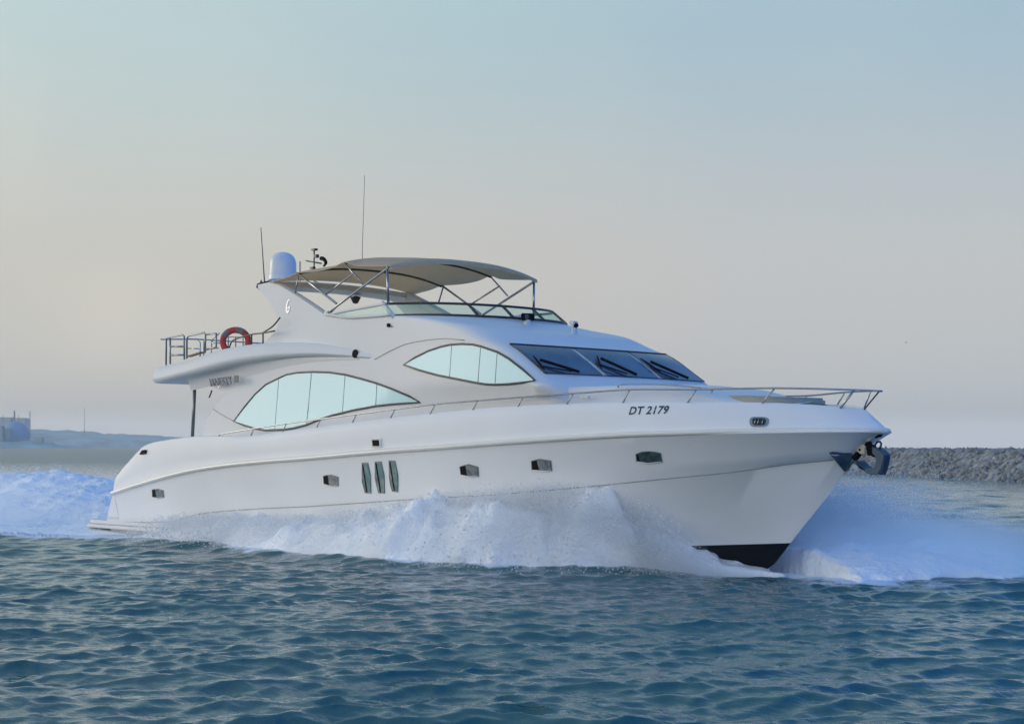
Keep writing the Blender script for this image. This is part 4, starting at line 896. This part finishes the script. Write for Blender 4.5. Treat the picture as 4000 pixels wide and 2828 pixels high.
def fbox(name, u0, u1, v0, v1, d, depth, m, label, cat_):
    o = empty(name, wpt((u0+u1)/2, d)); tag(o, label, cat_)
    a = wpt(u0, d); b = wpt(u1, d); zt = hz(v0, u0, d); zb = max(-.5, hz(v1, u0, d)); 
    c = Vector(((a[0]+b[0])/2, (a[1]+b[1])/2, (zt+zb)/2))+FW*depth/2
    w = math.hypot(a[0]-b[0], a[1]-b[1]); q = box('wall', c, (w, depth, zt-zb), m, None, Matrix.Rotation(AZ, 3, 'Z'), .3); reparent(q, o)
    r = box('roof', c+Vector((0, 0, (zt-zb)/2+.6)), (w*.9, depth*.9, 1.0), M_land, None, Matrix.Rotation(AZ, 3, 'Z'), .2); reparent(r, o)
    return o
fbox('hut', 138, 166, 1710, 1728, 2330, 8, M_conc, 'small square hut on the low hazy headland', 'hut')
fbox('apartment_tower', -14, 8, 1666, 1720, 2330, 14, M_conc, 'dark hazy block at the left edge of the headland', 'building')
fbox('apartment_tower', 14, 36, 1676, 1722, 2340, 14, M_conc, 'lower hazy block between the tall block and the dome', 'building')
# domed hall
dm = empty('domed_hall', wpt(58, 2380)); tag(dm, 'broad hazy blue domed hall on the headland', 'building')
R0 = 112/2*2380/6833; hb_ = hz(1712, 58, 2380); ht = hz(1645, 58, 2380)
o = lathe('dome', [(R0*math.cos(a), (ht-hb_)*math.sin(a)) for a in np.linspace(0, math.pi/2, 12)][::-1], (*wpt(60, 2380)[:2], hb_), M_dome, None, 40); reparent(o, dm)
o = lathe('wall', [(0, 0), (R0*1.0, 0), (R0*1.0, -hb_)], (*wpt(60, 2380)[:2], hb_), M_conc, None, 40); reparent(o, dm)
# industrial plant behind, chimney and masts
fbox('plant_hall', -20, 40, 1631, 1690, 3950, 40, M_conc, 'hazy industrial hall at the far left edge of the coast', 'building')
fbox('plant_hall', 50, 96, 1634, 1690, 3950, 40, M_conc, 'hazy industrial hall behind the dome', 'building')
def pole(name, u, v0, v1, d, r0, r1, label, cat_):
    o = empty(name, wpt(u, d)); tag(o, label, cat_); x, y, _ = wpt(u, d)
    q = tubes('shaft', [[(x, y, max(0, hz(v1, u, d))), (x, y, hz(v0, u, d))]], [r0, r1], M_mast, None, 10); reparent(q, o)
    q = tubes('tip', [[(x, y, hz(v0, u, d)), (x, y, hz(v0-3, u, d))]], r1*.6, M_mast, None, 8); reparent(q, o); return o
pole('chimney', 56, 1606, 1700, 3800, 2.2, 1.7, 'short thick chimney above the hazy plant', 'chimney')
pole('lattice_mast', 117, 1607, 1700, 3300, .9, .8, 'tall pale mast just right of the dome', 'mast')
pole('radio_mast', 330, 1593, 1700, 3300, .42, .3, 'thin dark radio mast standing alone on the hazy coast', 'mast')
pole('flare_stack', 11, 1622, 1650, 3900, .8, .6, 'small stack on the leftmost plant hall', 'chimney'); pole('flare_stack', 73, 1622, 1650, 3900, .8, .6, 'small stack on the hall behind the dome', 'chimney')
for o in list(COL.objects):
    for k, g in (('plant_hall', 'hazy plant halls on the far coast'), ('apartment_tower', 'hazy blocks on the headland'), ('flare_stack', 'small stacks on the plant halls')):
        if o.name.split('.')[0] == k: o['group'] = g
# a bird far off over the bow
bd_ = empty('seabird', (*wpt(3538, 120)[:2], hz(1339, 3538, 120))); tag(bd_, 'tiny dark bird flying in the open sky above the bow', 'bird')
bl = bd_.location
v = [(-.07, 0, 0), (.07, 0, 0), (0, .03, .02), (0, -.03, .02), (.02, .12, .05), (-.03, .12, .05), (.02, -.12, .05), (-.03, -.12, .05)]
o = add('body', [bl+Vector(p) for p in cat([(-.09, 0, 0), (.09, 0, 0)], 1)]+[bl+Vector(p) for p in v[2:]], [(0, 2, 1), (0, 1, 3), (1, 2, 4), (2, 5, 4), (1, 6, 3), (3, 6, 7), (0, 3, 2)], M_black); reparent(o, bd_)

# ------------------------------------------------------------------ mist of atomised water hanging in the spray
def mist_mat(name, dens, xs, zs, scale, seed, lo=.42, hi=.72):
    m = bpy.data.materials.new(name); m.use_nodes = True; nt = m.node_tree; nt.nodes.clear()
    def n(t, **kw):
        q = nt.nodes.new(t)
        for k, v in kw.items(): setattr(q, k, v)
        return q
    o = n('ShaderNodeOutputMaterial'); pv = n('ShaderNodeVolumePrincipled'); nt.links.new(pv.outputs[0], o.inputs['Volume'])
    pv.inputs['Color'].default_value = (.996, .998, 1, 1); pv.inputs['Anisotropy'].default_value = .3
    tc = n('ShaderNodeTexCoord'); sp = n('ShaderNodeSeparateXYZ'); nt.links.new(tc.outputs['Object'], sp.inputs[0])
    mp = n('ShaderNodeMapRange'); nt.links.new(sp.outputs[0], mp.inputs[0]); mp.inputs[1].default_value = xs[0]; mp.inputs[2].default_value = xs[-1]
    cr = n('ShaderNodeFloatCurve'); c = cr.mapping.curves[0]; zm = max(zs)
    P = [((x-xs[0])/(xs[-1]-xs[0]), z/zm) for x, z in zip(xs, zs)]
    c.points[0].location = P[0]; c.points[1].location = P[-1]
    for p in P[1:-1]: c.points.new(*p)
    cr.mapping.update(); nt.links.new(mp.outputs[0], cr.inputs['Value'])
    zt = n('ShaderNodeMath', operation='MULTIPLY'); nt.links.new(cr.outputs[0], zt.inputs[0]); zt.inputs[1].default_value = zm
    r = n('ShaderNodeMath', operation='DIVIDE'); nt.links.new(sp.outputs[2], r.inputs[0]); nt.links.new(zt.outputs[0], r.inputs[1])
    ns = n('ShaderNodeTexNoise'); ns.inputs['Scale'].default_value = scale; ns.inputs['Detail'].default_value = 4; ns.inputs['Roughness'].default_value = .6
    mv = n('ShaderNodeMapping'); mv.inputs['Location'].default_value = (seed, 0, 0); mv.inputs['Scale'].default_value = (.8, 1, 1); nt.links.new(tc.outputs['Object'], mv.inputs[0]); nt.links.new(mv.outputs[0], ns.inputs[0])
    # billow: noise lifts and lowers the ragged upper edge
    e = n('ShaderNodeMath', operation='MULTIPLY_ADD'); nt.links.new(ns.outputs[0], e.inputs[0]); e.inputs[1].default_value = -1.5; nt.links.new(r.outputs[0], e.inputs[2])
    f = n('ShaderNodeMapRange', interpolation_type='SMOOTHSTEP'); nt.links.new(e.outputs[0], f.inputs[0]); f.inputs[1].default_value = .10; f.inputs[2].default_value = -.62; f.inputs[3].default_value = 0; f.inputs[4].default_value = dens
    nt.links.new(f.outputs[0], pv.inputs['Density'])
    return m
def mist(name, xs, inner, outer, tops, m, label):
    """closed body: section at each x is inner foot, inner top, outer top, outer foot"""
    rows = []
    for x, a, b, t in zip(xs, inner, outer, tops):
        w = b-a
        rows.append([(x, a, -.1), (x, a, t), (x, a+w*.35, t*.95), (x, a+w*.7, t*.62), (x, a+w*.92, t*.28), (x, b, -.1)])
    V, F = grid(rows, 0, True); k = len(rows[0]); F += [tuple(range(k)), tuple(range(len(V)-k, len(V)))[::-1]]
    o = add(name, V, F, m); bm = bmesh.new(); bm.from_mesh(o.data); bmesh.ops.recalc_face_normals(bm, faces=bm.faces); bm.to_mesh(o.data); bm.free()
    tag(o, label, 'spray', kind='stuff'); return o
mx_ = [5.2, 6.2, 7.2, 8.5, 11, 13.5, 16.5, 18.7, 20.6, 21.5, 22.3, 22.9, 23.5, 24.1, 24.7]
mz_ = [.10, .45, .75, .95, 1.02, 1.10, 1.60, 1.95, 2.25, 2.4, 1.9, 1.1, .5, .16, .03]
mist('spray_mist', mx_, [float(-hb(x))+.35 for x in mx_], [min(float(np.interp(x, FEx, FEy))-.15, float(-hb(x))-.45) for x in mx_], [z*1.45 for z in mz_], mist_mat('starboard_mist', 1.0, mx_, mz_, .95, 0), 'soft white mist of spray drifting along the near side of the hull')
px = [20.5, 21.5, 22.5, 23.5, 24.5, 25.5, 26.5, 27.5, 28.4]; pz = [.8, 1.2, 1.5, 1.6, 1.55, 1.4, 1.2, .9, .4]
mist('spray_mist', px, [1.6, 1.2, .9, .5, .1, -.1, .5, 1.6, 3.2], [11, 11, 11, 10.5, 10, 9.4, 8.6, 7.6, 6.2], [z*1.4 for z in pz], mist_mat('bow_mist', .6, px, pz, .8, 7), 'soft bluish cloud of spray thrown out ahead of the bow')
ax_l = [-22, -16, -12, -8, -4, -2, -.8]; az_ = [.7, 1.3, 1.7, 1.8, 1.3, .9, .5]
mist('spray_mist', ax_l, [6.5]*7, [-10.5, -10.2, -9.6, -8.8, -7.4, -5.6, -3.6], [z*1.3 for z in az_], mist_mat('stern_mist', 1.2, ax_l, az_, .8, 3), 'soft mist hanging over the wake behind the stern')
# ------------------------------------------------------------------ haze
hb_m = bpy.data.materials.new('sea_haze'); hb_m.use_nodes = True; hn = hb_m.node_tree; hn.nodes.clear()
ho = hn.nodes.new('ShaderNodeOutputMaterial'); hv = hn.nodes.new('ShaderNodeVolumePrincipled'); hn.links.new(hv.outputs[0], ho.inputs['Volume'])
hv.inputs['Color'].default_value = (1.0, .955, .87, 1); hv.inputs['Density'].default_value = 0.00015; hv.inputs['Anisotropy'].default_value = 0
s_ = 7700; z0, z1 = -2.0, 118.0
v = [(CAM.x+a*s_, CAM.y+b*s_, z) for z in (z0, z1) for a, b in ((-1, -1), (1, -1), (1, 1), (-1, 1))]
hz_ = add('haze', v, [(3, 2, 1, 0), (4, 5, 6, 7), (0, 1, 5, 4), (1, 2, 6, 5), (2, 3, 7, 6), (3, 0, 4, 7)], hb_m, None, False); tag(hz_, kind='stuff')
